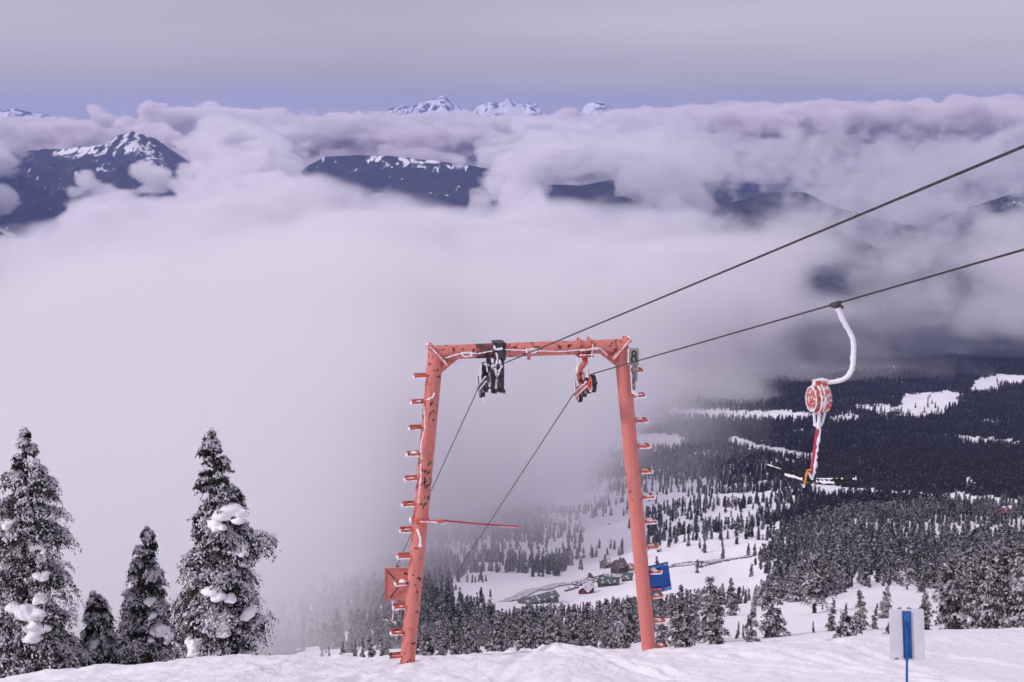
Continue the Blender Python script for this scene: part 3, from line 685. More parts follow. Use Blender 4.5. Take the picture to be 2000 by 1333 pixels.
hero_tree('smallest frosted hemlock, standing between the two groups of hemlocks', 193, 1322, 1153, 33,
          [(1153, 2), (1175, 14), (1210, 20), (1250, 26), (1300, 33), (1322, 25)], [(1153, 2), (1175, 12), (1210, 22), (1240, 36), (1300, 32), (1322, 25)], 5, 120, [(196, 1245, 9, 6)], lean_px=2)
hero_tree('slender middle-sized hemlock with snow on its right shoulder', 288, 1312, 1032, 32.5,
          [(1032, 2), (1060, 14), (1110, 22), (1160, 28), (1200, 40), (1250, 50), (1312, 50)], [(1032, 2), (1060, 16), (1110, 30), (1160, 40), (1200, 44), (1240, 60), (1312, 58)], 8, 190,
          [(322, 1222, 20, 12), (300, 1165, 10, 6), (335, 1235, 10, 7), (308, 1190, 7, 5)], lean_px=12)
hero_tree('tall hemlock with two boughs reaching right over the fog', 432, 1300, 840, 30.5,
          [(840, 2), (880, 22), (930, 30), (980, 40), (1040, 58), (1090, 66), (1130, 74), (1200, 78), (1300, 80)],
          [(840, 2), (880, 14), (930, 32), (975, 40), (1040, 46), (1100, 58), (1140, 66), (1200, 60), (1300, 56)], 11, 330,
          [(448, 990, 28, 14), (432, 1010, 14, 10), (478, 1062, 18, 12), (425, 1138, 22, 12), (458, 1150, 12, 7), (440, 1200, 24, 15), (392, 1245, 15, 14), (490, 1185, 14, 10), (492, 1268, 16, 9)],
          lean_px=-4, extra=[(1040, 105, 0.0, 11), (1210, 112, -0.1, 7), (1128, 70, 0.2, 5), (1185, 75, 0.1, 4)])

def scatter(y0, y1, cell, seed, pxmin=560, pxmax=2070, keep=1.0):
    r = np.random.default_rng(seed)
    xs = np.arange((pxmin - 1000) / F * y1 * 1.08, (pxmax - 1000) / F * y1 * 1.08, cell); ys = np.arange(y0, y1, cell)
    X, Y = np.meshgrid(xs, ys); X = (X + r.uniform(-0.5, 0.5, X.shape) * cell).ravel(); Y = (Y + r.uniform(-0.5, 0.5, Y.shape) * cell).ravel()
    Z = height(X, Y); px, py = project(X, Y, Z)
    ok = (px > pxmin) & (px < pxmax) & (r.random(len(X)) < wood_density(px, py, X, Y) * keep)
    return X[ok], Y[ok], Z[ok], px[ok], py[ok]

def mid_prof(R0, p=0.8, top=0.04):
    return lambda t, ca: R0 * (top + (1 - top) * np.clip(1 - t, 0, 1) ** p) * (0.85 + 0.25 * np.sin(t * 23 + ca * 2))
def round_prof(R0):
    return lambda t, ca: R0 * (0.25 + 0.75 * np.sin(np.clip(t, 0, 1) ** 0.9 * 3.0 + 0.25)) * (0.85 + 0.3 * np.sin(t * 17 + ca * 3))
# kinds of slope conifer, all 6 m tall before scaling
protos = []
for i, (kind, R0, p, sn) in enumerate((('conifer', 1.15, 0.8, 0.5), ('conifer', 0.95, 0.7, 0.42), ('conifer', 1.4, 0.65, 0.55), ('conifer', 0.8, 0.9, 0.38), ('snag', 1.35, 0, 0.55), ('snag', 1.1, 0, 0.5))):
    prof = mid_prof(R0, p) if kind == 'conifer' else round_prof(R0)
    ln = (random.uniform(-0.4, 0.4), 0)
    V, Fc, m = crown_np(6.0, prof, 85, 9, 6, 0.19, 300 + i, droop=0.55, snow=sn * 0.85, lichen=0.12, tw=0.5, t0=0.04 if kind == 'conifer' else 0.3, lean=ln, clump=2.0, crook=1.5, pads=sn * 1.1)
    tv, tf = trunk_np(6.0, 0.15, ln, 1.5, 300 + i, 6)
    a = bpy.data.meshes.new('crown'); protos.append([V, Fc, m, tv, tf, None, None, kind])
def plant(i, x, y, z, h, rz, label, group, wide=1.0, name=None, cat='tree'):
    P = protos[i]
    root = empty(name or 'snowy_conifer', (x, y, z - 0.15), rz)
    root.scale = (h / 6 * wide, h / 6 * wide, h / 6)
    tag(root, label, cat, group)
    if P[5] is None:
        c = mesh_np('crown', P[0], P[1], [M_needle_mid, M_thin_mid, M_lichen, M_bark, M_frost_mid], root, P[2]); t = mesh_np('trunk', P[3], P[4], M_bark, root, smooth=True)
        P[5] = c; P[6] = t
    else:
        for s_ in (P[5], P[6]):
            c = s_.copy(); sc.collection.objects.link(c); c.parent = root
    return root

def ground_hit(px, row, y0=28, y1=6000):
    """distance at which the line of sight through px,row meets the ground"""
    ys = np.geomspace(y0, y1, 3000); d = ray(px, row)
    zz = d[2] / d[1] * ys; xx = d[0] / d[1] * ys; h = height(xx, ys)
    k = np.nonzero(h > zz)[0]
    if len(k) == 0: return None
    j = k[0]; return xx[j], ys[j], h[j]
# trees one can point at, read off the photograph: base px, base row, top row, kind, width, label
NT = [(1387, 1257, 1116, 2, 1.1, 'big frosted conifer on the left side of the snowy glade, foot at the snow crest'), (1510, 1247, 1124, 0, 1.35, 'broad snow-loaded conifer at the lower left end of the glade'),
 (1333, 1262, 1206, 3, 1.0, None), (1440, 1250, 1210, 3, 0.9, 'small dark fir alone in the glade mouth, the left of a pair'), (1452, 1249, 1216, 3, 0.8, 'tiny dark fir, the right of the pair in the glade mouth'),
 (1430, 1205, 1126, 1, 1.0, None), (1489, 1193, 1130, 4, 1.0, 'round-topped tree on a bare stem at the back edge of the glade'), (1592, 1200, 1080, 5, 1.3, 'leaning snow-loaded tree with a bare stem in the middle of the glade'),
 (1545, 1175, 1105, 0, 1.0, None), (1636, 1147, 1060, 0, 1.3, None), (1624, 1235, 1168, 1, 1.0, None), (1678, 1233, 1150, 0, 1.25, 'plump frosted conifer just behind the snow crest, left of the sign board'), (1729, 1210, 1140, 2, 1.0, None),
 (1708, 1231, 1175, 1, 0.9, None), (1654, 1228, 1175, 3, 1.0, None), (1589, 1238, 1210, 3, 1.0, None), (1771, 1154, 1088, 4, 1.2, 'round-crowned tree standing on top of the snowy hump'), (1804, 1226, 1150, 2, 1.2, 'snow-heavy conifer directly behind the white sign board'),
 (1940, 1224, 1046, 2, 1.15, 'largest snow-plastered conifer at the right, top like a white hood'), (1895, 1226, 1088, 0, 1.1, None), (1868, 1226, 1116, 2, 1.0, None), (1990, 1220, 1112, 0, 1.2, 'frosted conifer cut by the right border, foot at the snow crest'), (1916, 1150, 1060, 5, 1.2, None),
 (1685, 1145, 1115, 4, 1.0, None), (1856, 1150, 1062, 1, 1.2, None), (1150, 1268, 1185, 0, 1.0, None), (1215, 1270, 1165, 2, 1.0, 'broad frosted conifer seen just left of the right tower leg'), (1180, 1268, 1200, 1, 1.0, None), (1290, 1268, 1180, 2, 1.0, 'frosted conifer just right of the right tower leg, below the blue sign'),
 (1090, 1266, 1215, 0, 1.0, None), (1325, 1262, 1140, 1, 1.0, None), (1352, 1255, 1150, 2, 1.0, None)]
G_SLOPE = 'frosted conifers on the slope below the piste'
def zone(px):
    if px < 800: return ('misty frosted conifer below the crest, left of the left tower leg', 'conifers left of the tower')
    if px < 1265: return ('frosted conifer in the wood seen low between the two tower legs', 'conifers between the tower legs')
    if px < 1420: return ('frosted conifer between the right tower leg and the snowy glade', 'conifers between tower and glade')
    if px < 1780: return ('frosted conifer round the snowy glade left of the white sign board', 'conifers round the glade')
    return ('snow-plastered conifer in the thicket right of the white sign board', 'conifers in the right thicket')
taken = []
for i, (px, row, top, k, wd_, lab) in enumerate(NT):
    hit = ground_hit(px, row - 2)
    if hit is None: continue
    x, y, z = hit
    h = (row - top) * y / F * 1.04
    plant(k, x, y, z, h, random.uniform(0, 6.28), lab or zone(px)[0], G_SLOPE if lab else zone(px)[1], wd_)
    taken.append((x, y, 0.35 * h))
X, Y, Z, PXs, PYs = scatter(40, 460, 6.2, 11, 625, 2060)
PTS = sorted([(y, x, z, px, py) for x, y, z, px, py in zip(X, Y, Z, PXs, PYs) if all((x - a) ** 2 + (y - b) ** 2 > c * c for a, b, c in taken)])
TOPL = ([500, 600, 700, 800, 900, 1000, 1060, 1100, 1180, 1250, 1320, 1400, 1480, 1520, 1600, 1700, 1800, 1900, 2000, 2100],
        [1285, 1270, 1250, 1228, 1205, 1192, 1178, 1186, 1176, 1168, 1160, 1150, 1150, 1120, 1085, 1085, 1060, 1050, 1040, 1030])
n_ind = 0; rest = []
for (y, x, z, px, py) in PTS:
    h = random.uniform(4.2, 7.5) * (1 + y / 900)
    if y < 100: h *= 0.7
    crest = np.interp(px, *CREST)
    toprow = project(x, y, z + h)[1]; cap = np.interp(px, *TOPL) - 8 + 58 * random.random() ** 1.2
    if 1400 < px < 1850 and y < 170: cap = max(cap, 1172 + random.uniform(0, 34))
    if toprow < cap:
        h *= (py - cap) / (py - toprow); toprow = cap
        if h < 1.8: continue
    if toprow > crest - 6: continue
    if n_ind < 262:
        n_ind += 1
        zl_ = zone(px); plant(random.choice([0, 1, 3, 3, 1, 3] if px < 1300 else [0, 1, 2, 3, 3, 1, 4, 5]), x, y, z, h, random.uniform(0, 6.28), zl_[0], zl_[1], random.uniform(0.72, 1.0) if px < 1300 else random.uniform(0.85, 1.2))
    else: rest.append((x, y, z, h))

# ---- the wood beyond, one mass
def forest(name, pts, meshes, label, shared=True):
    P = np.array(pts, np.float32)
    me = bpy.data.meshes.new(name); me.vertices.add(len(P)); me.vertices.foreach_set('co', P[:, :3].ravel())
    a = me.attributes.new('size', 'FLOAT', 'POINT'); a.data.foreach_set('value', P[:, 3] / 6)
    o = link(bpy.data.objects.new(name, me))
    ng = bpy.data.node_groups.new(name, 'GeometryNodeTree'); L = ng.links.new
    ng.interface.new_socket('Geometry', in_out='INPUT', socket_type='NodeSocketGeometry'); ng.interface.new_socket('Geometry', in_out='OUTPUT', socket_type='NodeSocketGeometry')
    gi = N(ng, 'NodeGroupInput'); go = N(ng, 'NodeGroupOutput'); ip = N(ng, 'GeometryNodeInstanceOnPoints'); gti = N(ng, 'GeometryNodeGeometryToInstance')
    for m_ in reversed(meshes):
        oi = N(ng, 'GeometryNodeObjectInfo'); oi.inputs['Object'].default_value = m_; L(oi.outputs['Geometry'], gti.inputs[0])
    L(gi.outputs[0], ip.inputs['Points']); L(gti.outputs[0], ip.inputs['Instance']); ip.inputs['Pick Instance'].default_value = True
    rv = N(ng, 'FunctionNodeRandomValue', data_type='INT'); rv.inputs['Max'].default_value = len(meshes) - 1
    L(rv.outputs['Value'], ip.inputs['Instance Index']) if False else L([s for s in rv.outputs if s.type == 'INT'][0], ip.inputs['Instance Index'])
    for s in rv.inputs:
        if s.name == 'Max' and s.type == 'INT': s.default_value = len(meshes) - 1
        if s.name == 'Min' and s.type == 'INT': s.default_value = 0
    rr = N(ng, 'FunctionNodeRandomValue', data_type='FLOAT_VECTOR'); rr.inputs[0].default_value = (-0.04, -0.04, 0); rr.inputs[1].default_value = (0.04, 0.04, 6.28)
    L(rr.outputs[0], ip.inputs['Rotation'])
    na = N(ng, 'GeometryNodeInputNamedAttribute', data_type='FLOAT'); na.inputs['Name'].default_value = 'size'; L(na.outputs['Attribute'], ip.inputs['Scale'])
    L(ip.outputs[0], go.inputs[0])
    md = o.modifiers.new('scatter', 'NODES'); md.node_group = ng
    tag(o, kind='stuff', label=label)
    return o
def proto_obj(name, V, Fc, m, tv, tf, mats):
    me = bpy.data.meshes.new(name); Va = np.concatenate([V, tv]); nF = len(Fc)
    Fa = np.concatenate([Fc, tf + len(V)]); mi = np.concatenate([m, np.full(len(tf), 3)])
    me.vertices.add(len(Va)); me.vertices.foreach_set('co', Va.astype(np.float32).ravel()); me.loops.add(Fa.size); me.loops.foreach_set('vertex_index', Fa.astype(np.int32).ravel())
    me.polygons.add(len(Fa)); me.polygons.foreach_set('loop_start', (np.arange(len(Fa)) * 4).astype(np.int32)); me.polygons.foreach_set('material_index', mi.astype(np.int32))
    for q in mats: me.materials.append(q)
    me.update(calc_edges=True)
    return bpy.data.objects.new(name, me)
mids = [proto_obj('wood_conifer', P[0], P[1], P[2], P[3], P[4], [M_needle_mid, M_thin_mid, M_lichen, M_bark, M_frost_mid]) for P in protos[:4]]
def far_set(n, nb, nt_, nl, leaf, snow, needle, pads):
    out = []
    for i in range(n):
        snow_i = snow * (0.5 + 1.2 * i / n)
        V, Fc, m = crown_np(6.0, mid_prof(random.uniform(0.6, 1.0), random.uniform(0.7, 0.95)), nb, nt_, nl, leaf, 500 + i + nb, droop=0.45, snow=snow_i, tw=0.55, t0=0.06, clump=1.0, pads=pads)
        tv, tf = trunk_np(6.0, 0.14, sides=4)
        out.append(proto_obj('wood_conifer', V, Fc, m, tv, tf, [needle, M_thin, M_lichen, M_bark, M_frost_mid if pads > 0.15 else M_thin]))
    return out
fars = far_set(6, 46, 4, 3, 0.5, 0.30, M_needle, 0.2); vfars = far_set(4, 36, 3, 2, 0.8, 0.012, M_needle_far, 0.05)
rest2 = []
X, Y, Z, a_, b_ = scatter(460, 1350, 6.9, 12, 520)
hs = (5.0 + 8.5 * rng.random(len(X)) ** 1.5) * np.interp(Y, [460, 1300], [0.85, 1.2])
tr = project(X, Y, Z + hs)[1]; cap = np.interp(a_, *TOPL) - 6 + rng.uniform(0, 34, len(X)); lim = (tr < cap) & (a_ < 1500) & (a_ > 965) & (b_ > 1128)
hs = np.where(lim, hs * np.clip((b_ - cap) / (b_ - tr), 0.0, 1), hs); kk = hs > 2.2; X, Y, Z, hs = X[kk], Y[kk], Z[kk], hs[kk]; far1 = list(zip(X, Y, Z - 0.3, hs))
X, Y, Z, a_, b_ = scatter(1350, 2700, 8.0, 13, 700)
hs = rng.uniform(8, 15, len(X)); dark = (a_ + rng.normal(0, 120, len(a_)) > 1430); 
far2 = list(zip(X[~dark], Y[~dark], Z[~dark] - 0.3, hs[~dark])); vf = list(zip(X[dark], Y[dark], Z[dark] - 0.3, hs[dark]))
X, Y, Z, a_, b_ = scatter(2700, 5200, 11.5, 14, 1000)
vf += list(zip(X, Y, Z - 0.3, rng.uniform(9, 16, len(X))))
print('individual', n_ind, 'rest', len(rest), 'far', len(far1), len(far2), 'vfar', len(vf))
if rest: forest('conifer_wood', rest, mids, 'frosted conifer wood covering the slope')
forest('valley_wood', far1 + far2, fars, 'wood of conifers round the ski village')
forest('distant_wood', vf, vfars, 'dark wood on the valley floor')
# ------------------------------------------------------------------ mesh builder for made things
class MB:
    def __init__(s, org=(0, 0, 0)): s.V = []; s.F = []; s.M = []; s.n = 0; s.o = Vector(org)
    def add(s, V, Fs, mi=0):
        s.V += [Vector(v) - s.o for v in V]; s.F += [[i + s.n for i in f] for f in Fs]; s.M += [mi] * len(Fs); s.n += len(V); return s
    def box(s, c, size, ax=None, mi=0):
        c = Vector(c); ax = ax or (Vector((1, 0, 0)), Vector((0, 1, 0)), Vector((0, 0, 1))); h = [q / 2 for q in size]
        V = [c + ax[0] * (h[0] * i) + ax[1] * (h[1] * j) + ax[2] * (h[2] * k) for i in (-1, 1) for j in (-1, 1) for k in (-1, 1)]
        return s.add(V, [(0, 1, 3, 2), (4, 6, 7, 5), (0, 4, 5, 1), (2, 3, 7, 6), (0, 2, 6, 4), (1, 5, 7, 3)], mi)
    def tube(s, pts, r, sides=12, mi=0, cap=True, sq=1.0):
        pts = [Vector(p) for p in pts]; n = len(pts); rs = r if isinstance(r, (list, tuple)) else [r] * n
        V = []; prev = None
        for i, p in enumerate(pts):
            t = (pts[min(i + 1, n - 1)] - pts[max(i - 1, 0)]).normalized()
            if prev is None: u = t.orthogonal().normalized()
            else: u = (prev - t * prev.dot(t)).normalized()
            prev = u; w_ = t.cross(u)
            for k in range(sides):
                a = 2 * math.pi * k / sides; V.append(p + (u * math.cos(a) + w_ * math.sin(a) * sq) * rs[i])
        Fs = [(i * sides + k, i * sides + (k + 1) % sides, (i + 1) * sides + (k + 1) % sides, (i + 1) * sides + k) for i in range(n - 1) for k in range(sides)]
        if cap: Fs += [tuple(range(sides))[::-1], tuple((n - 1) * sides + k for k in range(sides))]
        return s.add(V, Fs, mi)
    def lathe(s, c, axis, prof, sides=28, mi=0):
        """prof: (distance along axis, radius)"""
        c = Vector(c); axis = Vector(axis).normalized(); u = axis.orthogonal().normalized(); w_ = axis.cross(u)
        V = []
        for (d, r) in prof:
            for k in range(sides):
                a = 2 * math.pi * k / sides; V.append(c + axis * d + (u * math.cos(a) + w_ * math.sin(a)) * r)
        n = len(prof)
        Fs = [(i * sides + k, i * sides + (k + 1) % sides, (i + 1) * sides + (k + 1) % sides, (i + 1) * sides + k) for i in range(n - 1) for k in range(sides)]
        Fs += [tuple(range(sides))[::-1], tuple((n - 1) * sides + k for k in range(sides))]
        return s.add(V, Fs, mi)
    def mitre(s, p0, p1, n0, n1, r, sides=28, mi=0, segs=1):
        p0 = Vector(p0); p1 = Vector(p1); t = (p1 - p0).normalized(); u = t.orthogonal().normalized(); w_ = t.cross(u); V = []
        for f in range(segs + 1):
            for k in range(sides):
                a = 2 * math.pi * k / sides; o = (u * math.cos(a) + w_ * math.sin(a)) * r
                A = p0 + o - t * (o.dot(n0) / t.dot(n0)); B = p1 + o - t * (o.dot(n1) / t.dot(n1)); V.append(A.lerp(B, f / segs))
        Fs = [(i * sides + k, i * sides + (k + 1) % sides, (i + 1) * sides + (k + 1) % sides, (i + 1) * sides + k) for i in range(segs) for k in range(sides)]
        return s.add(V, Fs, mi)
    def lumps(s, pts, r, seed=0, mi=0):
        """rime: a knobbly crust along a line"""
        rr = random.Random(seed); P = []
        for a, b in zip(pts[:-1], pts[1:]):
            a = Vector(a); b = Vector(b); n = max(2, int((b - a).length / (r * 1.6)))
            P += [a.lerp(b, i / n) for i in range(n)]
        P.append(Vector(pts[-1]))
        P = [p + Vector((rr.uniform(-1, 1), rr.uniform(-1, 1), rr.uniform(-1, 1))) * r * 0.35 for p in P]
        return s.tube(P, [r * rr.uniform(0.45, 1.25) for _ in P], 7, mi)
    def build(s, name, mats, parent=None, bevel=0, smooth=True, ang=35):
        me = bpy.data.meshes.new(name); me.from_pydata([v[:] for v in s.V], [], s.F)
        for m in (mats if isinstance(mats, (list, tuple)) else [mats]): me.materials.append(m)
        me.polygons.foreach_set('material_index', s.M); me.update()
        bm = bmesh.new(); bm.from_mesh(me); bmesh.ops.recalc_face_normals(bm, faces=bm.faces)
        if bevel:
            bmesh.ops.bevel(bm, geom=[e for e in bm.edges if len(e.link_faces) == 2 and e.calc_face_angle(0) > 0.6], offset=bevel, segments=2, affect='EDGES', clamp_overlap=True)
        bm.to_mesh(me); bm.free()
        if smooth:
            me.polygons.foreach_set('use_smooth', [True] * len(me.polygons)); me.set_sharp_from_angle(angle=R(ang))
        return link(bpy.data.objects.new(name, me), parent)

def paint(name, col, rust=0.62, streak=True, dark=(0.045, 0.03, 0.028), rime=0.0):
    m = mat(name, col, 0.42, spec=0.45); nt = m.node_tree; p = nt.nodes['Principled BSDF']; L = nt.links.new
    tc = N(nt, 'ShaderNodeTexCoord')
    n0 = N(nt, 'ShaderNodeTexNoise'); n0.inputs['Scale'].default_value = 1.3; n0.inputs['Detail'].default_value = 4; L(tc.outputs['Object'], n0.inputs['Vector'])
    fade = N(nt, 'ShaderNodeMixRGB'); fade.inputs[1].default_value = (*col, 1); fade.inputs[2].default_value = (min(1, col[0] * 1.08), col[1] * 1.3 + 0.02, col[2] * 1.25 + 0.02, 1); L(n0.outputs[0], fade.inputs[0])
    # orange streaks run down
    mp = N(nt, 'ShaderNodeMapping'); mp.inputs['Scale'].default_value = (9, 9, 0.9); L(tc.outputs['Object'], mp.inputs[0])
    n1 = N(nt, 'ShaderNodeTexNoise'); n1.inputs['Scale'].default_value = 1.5; n1.inputs['Detail'].default_value = 5; L(mp.outputs[0], n1.inputs['Vector'])
    c1 = N(nt, 'ShaderNodeValToRGB'); c1.color_ramp.elements[0].position = rust - 0.06; c1.color_ramp.elements[1].position = rust + 0.14
    c1.color_ramp.elements[1].color = (0.75, 0.75, 0.75, 1); L(n1.outputs[0], c1.inputs[0])
    s1 = N(nt, 'ShaderNodeMixRGB'); s1.inputs[2].default_value = (0.42, 0.13, 0.05, 1); L(c1.outputs[0], s1.inputs[0]); L(fade.outputs[0], s1.inputs[1])
    # chipped spots
    n2 = N(nt, 'ShaderNodeTexNoise'); n2.inputs['Scale'].default_value = 13; n2.inputs['Detail'].default_value = 6; n2.inputs['Roughness'].default_value = 0.6; L(tc.outputs['Object'], n2.inputs['Vector'])
    ad = N(nt, 'ShaderNodeMath', operation='MULTIPLY_ADD'); L(n0.outputs[0], ad.inputs[0]); ad.inputs[1].default_value = 0.45; L(n2.outputs[0], ad.inputs[2])
    c2 = N(nt, 'ShaderNodeValToRGB'); c2.color_ramp.elements[0].position = rust + 0.235; c2.color_ramp.elements[1].position = rust + 0.26; L(ad.outputs[0], c2.inputs[0])
    s2 = N(nt, 'ShaderNodeMixRGB'); s2.inputs[2].default_value = (*dark, 1); L(c2.outputs[0], s2.inputs[0]); L(s1.outputs[0], s2.inputs[1])
    last = s2; rough = None
    if rime:
        n3 = N(nt, 'ShaderNodeTexNoise'); n3.inputs['Scale'].default_value = 22; n3.inputs['Detail'].default_value = 7; n3.inputs['Roughness'].default_value = 0.7; L(tc.outputs['Object'], n3.inputs['Vector'])
        c3 = N(nt, 'ShaderNodeValToRGB'); c3.color_ramp.elements[0].position = 1 - rime - 0.03; c3.color_ramp.elements[1].position = 1 - rime + 0.03; L(n3.outputs[0], c3.inputs[0])
        s3 = N(nt, 'ShaderNodeMixRGB'); s3.inputs[2].default_value = (0.8, 0.78, 0.83, 1); L(c3.outputs[0], s3.inputs[0]); L(last.outputs[0], s3.inputs[1]); last = s3
        bp = N(nt, 'ShaderNodeBump'); bp.inputs['Strength'].default_value = 0.6; bp.inputs['Distance'].default_value = 0.01; L(c3.outputs[0], bp.inputs['Height']); L(bp.outputs[0], p.inputs['Normal'])
    L(last.outputs[0], p.inputs['Base Color'])
    return m
SALMON = (0.60, 0.165, 0.140)
M_paint = paint('salmon_paint', SALMON, 0.66)
M_worn = paint('worn_salmon_paint', SALMON, 0.585)
M_step = paint('step_paint', (0.55, 0.10, 0.07), 0.56)
M_red = paint('rimed_red_paint', (0.52, 0.075, 0.045), 0.75, rime=0.47)
M_steel = noise_mix(mat('dark_steel', (0.05, 0.05, 0.06), 0.5, 0.5), (0.03, 0.03, 0.038), (0.10, 0.095, 0.105), 14)
M_rubber = noise_mix(mat('rubber', (0.02, 0.02, 0.022), 0.7), (0.012, 0.012, 0.014), (0.04, 0.038, 0.042), 20)
M_grey = noise_mix(mat('grey_steel', (0.22, 0.2, 0.21), 0.5, 0.3), (0.14, 0.13, 0.14), (0.34, 0.32, 0.34), 18)
M_rope = noise_mix(mat('wire_rope', (0.05, 0.04, 0.042), 0.55, 0.5), (0.035, 0.028, 0.03), (0.085, 0.068, 0.068), 30)
M_blue = noise_mix(mat('blue_paint', (0.005, 0.07, 0.33), 0.4), (0.003, 0.055, 0.30), (0.01, 0.09, 0.38), 3)
M_blue2 = noise_mix(mat('faded_blue_paint', (0.06, 0.2, 0.5), 0.5), (0.03, 0.14, 0.42), (0.16, 0.30, 0.55), 9)
M_board = noise_mix(mat('weathered_board', (0.30, 0.27, 0.26), 0.7), (0.24, 0.215, 0.21), (0.36, 0.33, 0.31), 8)
M_black = mat('black_lettering', (0.008, 0.008, 0.01), 0.5)
M_wand = noise_mix(mat('crimson_rod', (0.42, 0.015, 0.05), 0.4), (0.36, 0.012, 0.04), (0.50, 0.02, 0.06), 6)
M_yellow = noise_mix(mat('yellow_cord', (0.75, 0.30, 0.02), 0.6), (0.62, 0.22, 0.015), (0.85, 0.38, 0.03), 20)
M_plastic = noise_mix(mat('white_plastic', (0.66, 0.63, 0.68), 0.5), (0.60, 0.57, 0.62), (0.70, 0.67, 0.72), 5, lo=0.3, hi=0.7)

# ------------------------------------------------------------------ lift tower 8
AZ = R(11.7); U = Vector((math.cos(AZ), math.sin(AZ), 0)); NN = Vector((-math.sin(AZ), math.cos(AZ), 0)); UP = Vector((0, 0, 1))
def solve_on(P0, A, px, lo=-30, hi=30):
    """parameter t for which P0 + t A shows in column px"""
    f = lambda t: project(*(P0 + A * t))[0] - px
    a, b = lo, hi; fa = f(a)
    for _ in range(60):
        c = (a + b) / 2; fc = f(c)
        if (fc > 0) == (fa > 0): a, fa = c, fc
        else: b = c
    return (a + b) / 2
def on_plane(px, row, P0, Nn=NN):
    """point of the vertical plane through P0 (normal Nn) that shows at px,row"""
    d = Vector(ray(px, row)); return d * (P0.dot(Nn) / d.dot(Nn))
CL = at(851, 689, 22.8)                       # left corner
CR = CL + U * solve_on(CL, U, 1213, 0, 8)
FL = on_plane(797, 1278, CL); FR = on_plane(1268, 1274, CL)
dL = (FL - CL).normalized(); dR = (FR - CR).normalized()
FL = FL + dL * 0.8; FR = FR + dR * 0.8
RT = 0.127
base = (FL + FR) / 2; base.z = min(FL.z, FR.z)
tower = empty('lift_tower', base, 0)
tag(tower, 'salmon red lift tower with peeling paint, rimed ladder steps and a number 8 board', 'lift tower')
nL = (U - dL).normalized(); nR = (-U - dR).normalized()     # mitre plane normals
nL = (dL * -1 + -U).normalized(); nL = (U + dL * -1).normalized()
mb = MB(base); mb.mitre(CL, FL, (U - dL).normalized() if False else (dL + -U).normalized(), dL, RT, segs=8)
legL = mb.build('leg', M_worn, tower); legL['label'] = 'left leg with rust and peeling paint'
mb = MB(base); mb.mitre(CR, FR, (dR + U).normalized(), dR, RT * 0.98, segs=8)
legR = mb.build('leg', M_paint, tower); legR['label'] = 'right leg, smooth salmon paint'
mb = MB(base); mb.mitre(CL, CR, (dL - U).normalized(), (dR + U).normalized(), RT * 0.93, segs=8); beam = mb.build('crossbeam', M_worn, tower)
# mitre flanges with bolts, gussets
for C, d, u, m_ in ((CL, dL, U, M_worn), (CR, dR, -U, M_paint)):
    n = (d - u).normalized(); along = (d + u).normalized()
    mb = MB(base)
    mb.box(C + along * 0.045 - n * 0.018, (0.45, 0.29, 0.026), (along, NN, n)).box(C + along * 0.045 + n * 0.018, (0.45, 0.29, 0.026), (along, NN, n))
    for q in (-0.155, 0.245):
        for e in (-0.1, 0.1): mb.tube([C + along * q + NN * e - n * 0.055, C + along * q + NN * e + n * 0.055], 0.020, 6)
    fl = mb.build('flange', m_, beam, bevel=0.003)
    mb = MB(base)
    i0 = C + d * 0.12 + u * 0.12
    a = C + u * 0.40 + d * 0.10; b = C + d * 0.36 + u * 0.10
    V = [p + NN * e for e in (-0.012, 0.012) for p in (i0, a, b)]
    mb.add(V, [(0, 1, 2), (3, 5, 4), (0, 3, 4, 1), (1, 4, 5, 2), (2, 5, 3, 0)]); mb.build('gusset', m_, beam, smooth=False)
    mb = MB(base); mb.lumps([C + along * -0.17 - NN * 0.150, C + along * 0.1 - NN * 0.153, C + along * 0.26 - NN * 0.150], 0.011, 3)
    mb.lumps([C - along * 0.19 - NN * 0.1 + n * 0.02, C - along * 0.19 + NN * 0.02], 0.020, 4)
    mb.build('rime', M_rime, beam)
# ladder steps, U-shaped straps
def step(C, d, row, outw, snowy, k, leg):
    px0, row0 = project(*C); lo_, hi_ = 0, 7
    for _ in range(50):
        mid = (lo_ + hi_) / 2
        if project(*(C + d * mid))[1] < row: lo_ = mid
        else: hi_ = mid
    P = C + d * lo_ + outw * (RT * 0.9)
    P = P - UP * 0.0
    w_, dep, hgt, th = 0.195, 0.16, 0.055, 0.012
    mb = MB(base)
    for e in (-1, 1): mb.box(P + outw * (w_ / 2) + NN * (e * dep / 2), (w_, th, hgt), (outw, NN, UP))
    mb.box(P + outw * (w_ + th / 2), (th, dep + th, hgt), (outw, NN, UP))
    r = random.Random(k)
    q = P - UP * (hgt / 2)
    s0 = q - NN * (dep / 2 + 0.006)
    mb.lumps([s0 + outw * 0.02, s0 + outw * (w_ + 0.01)], 0.013, k, 1)
    mb.lumps([s0 + outw * (w_ + 0.02), q + NN * dep / 2 + outw * (w_ + 0.02), ], 0.014, k + 1, 1)
    mb.lumps([s0 + outw * (w_ + 0.022), s0 + outw * (w_ + 0.022) + UP * hgt], 0.012, k + 2, 1)
    if r.random() < 0.6: mb.lumps([s0 + UP * hgt + outw * 0.06, s0 + UP * hgt + outw * (w_ * r.uniform(0.5, 1))], 0.009, k + 3, 1)
    o = mb.build('step', [M_step, M_rime], leg)
    if snowy:
        v, f = blob_np((P + outw * (w_ * 0.45) - base)[:], (w_ * 0.38, dep * 0.42, 0.05 * r.uniform(0.7, 1.4)), k, 2, 0.5)
        b = MB(); b.add([Vector(q) for q in v], [tuple(q) for q in f]); b.build('snow_on_step', M_snow, leg)
for k, row in enumerate((733, 784, 834, 885, 933, 983, 1033, 1084, 1136, 1182, 1232, 1279)): step(CL, dL, row, -U, k % 5 == 3, 10 * k, legL)
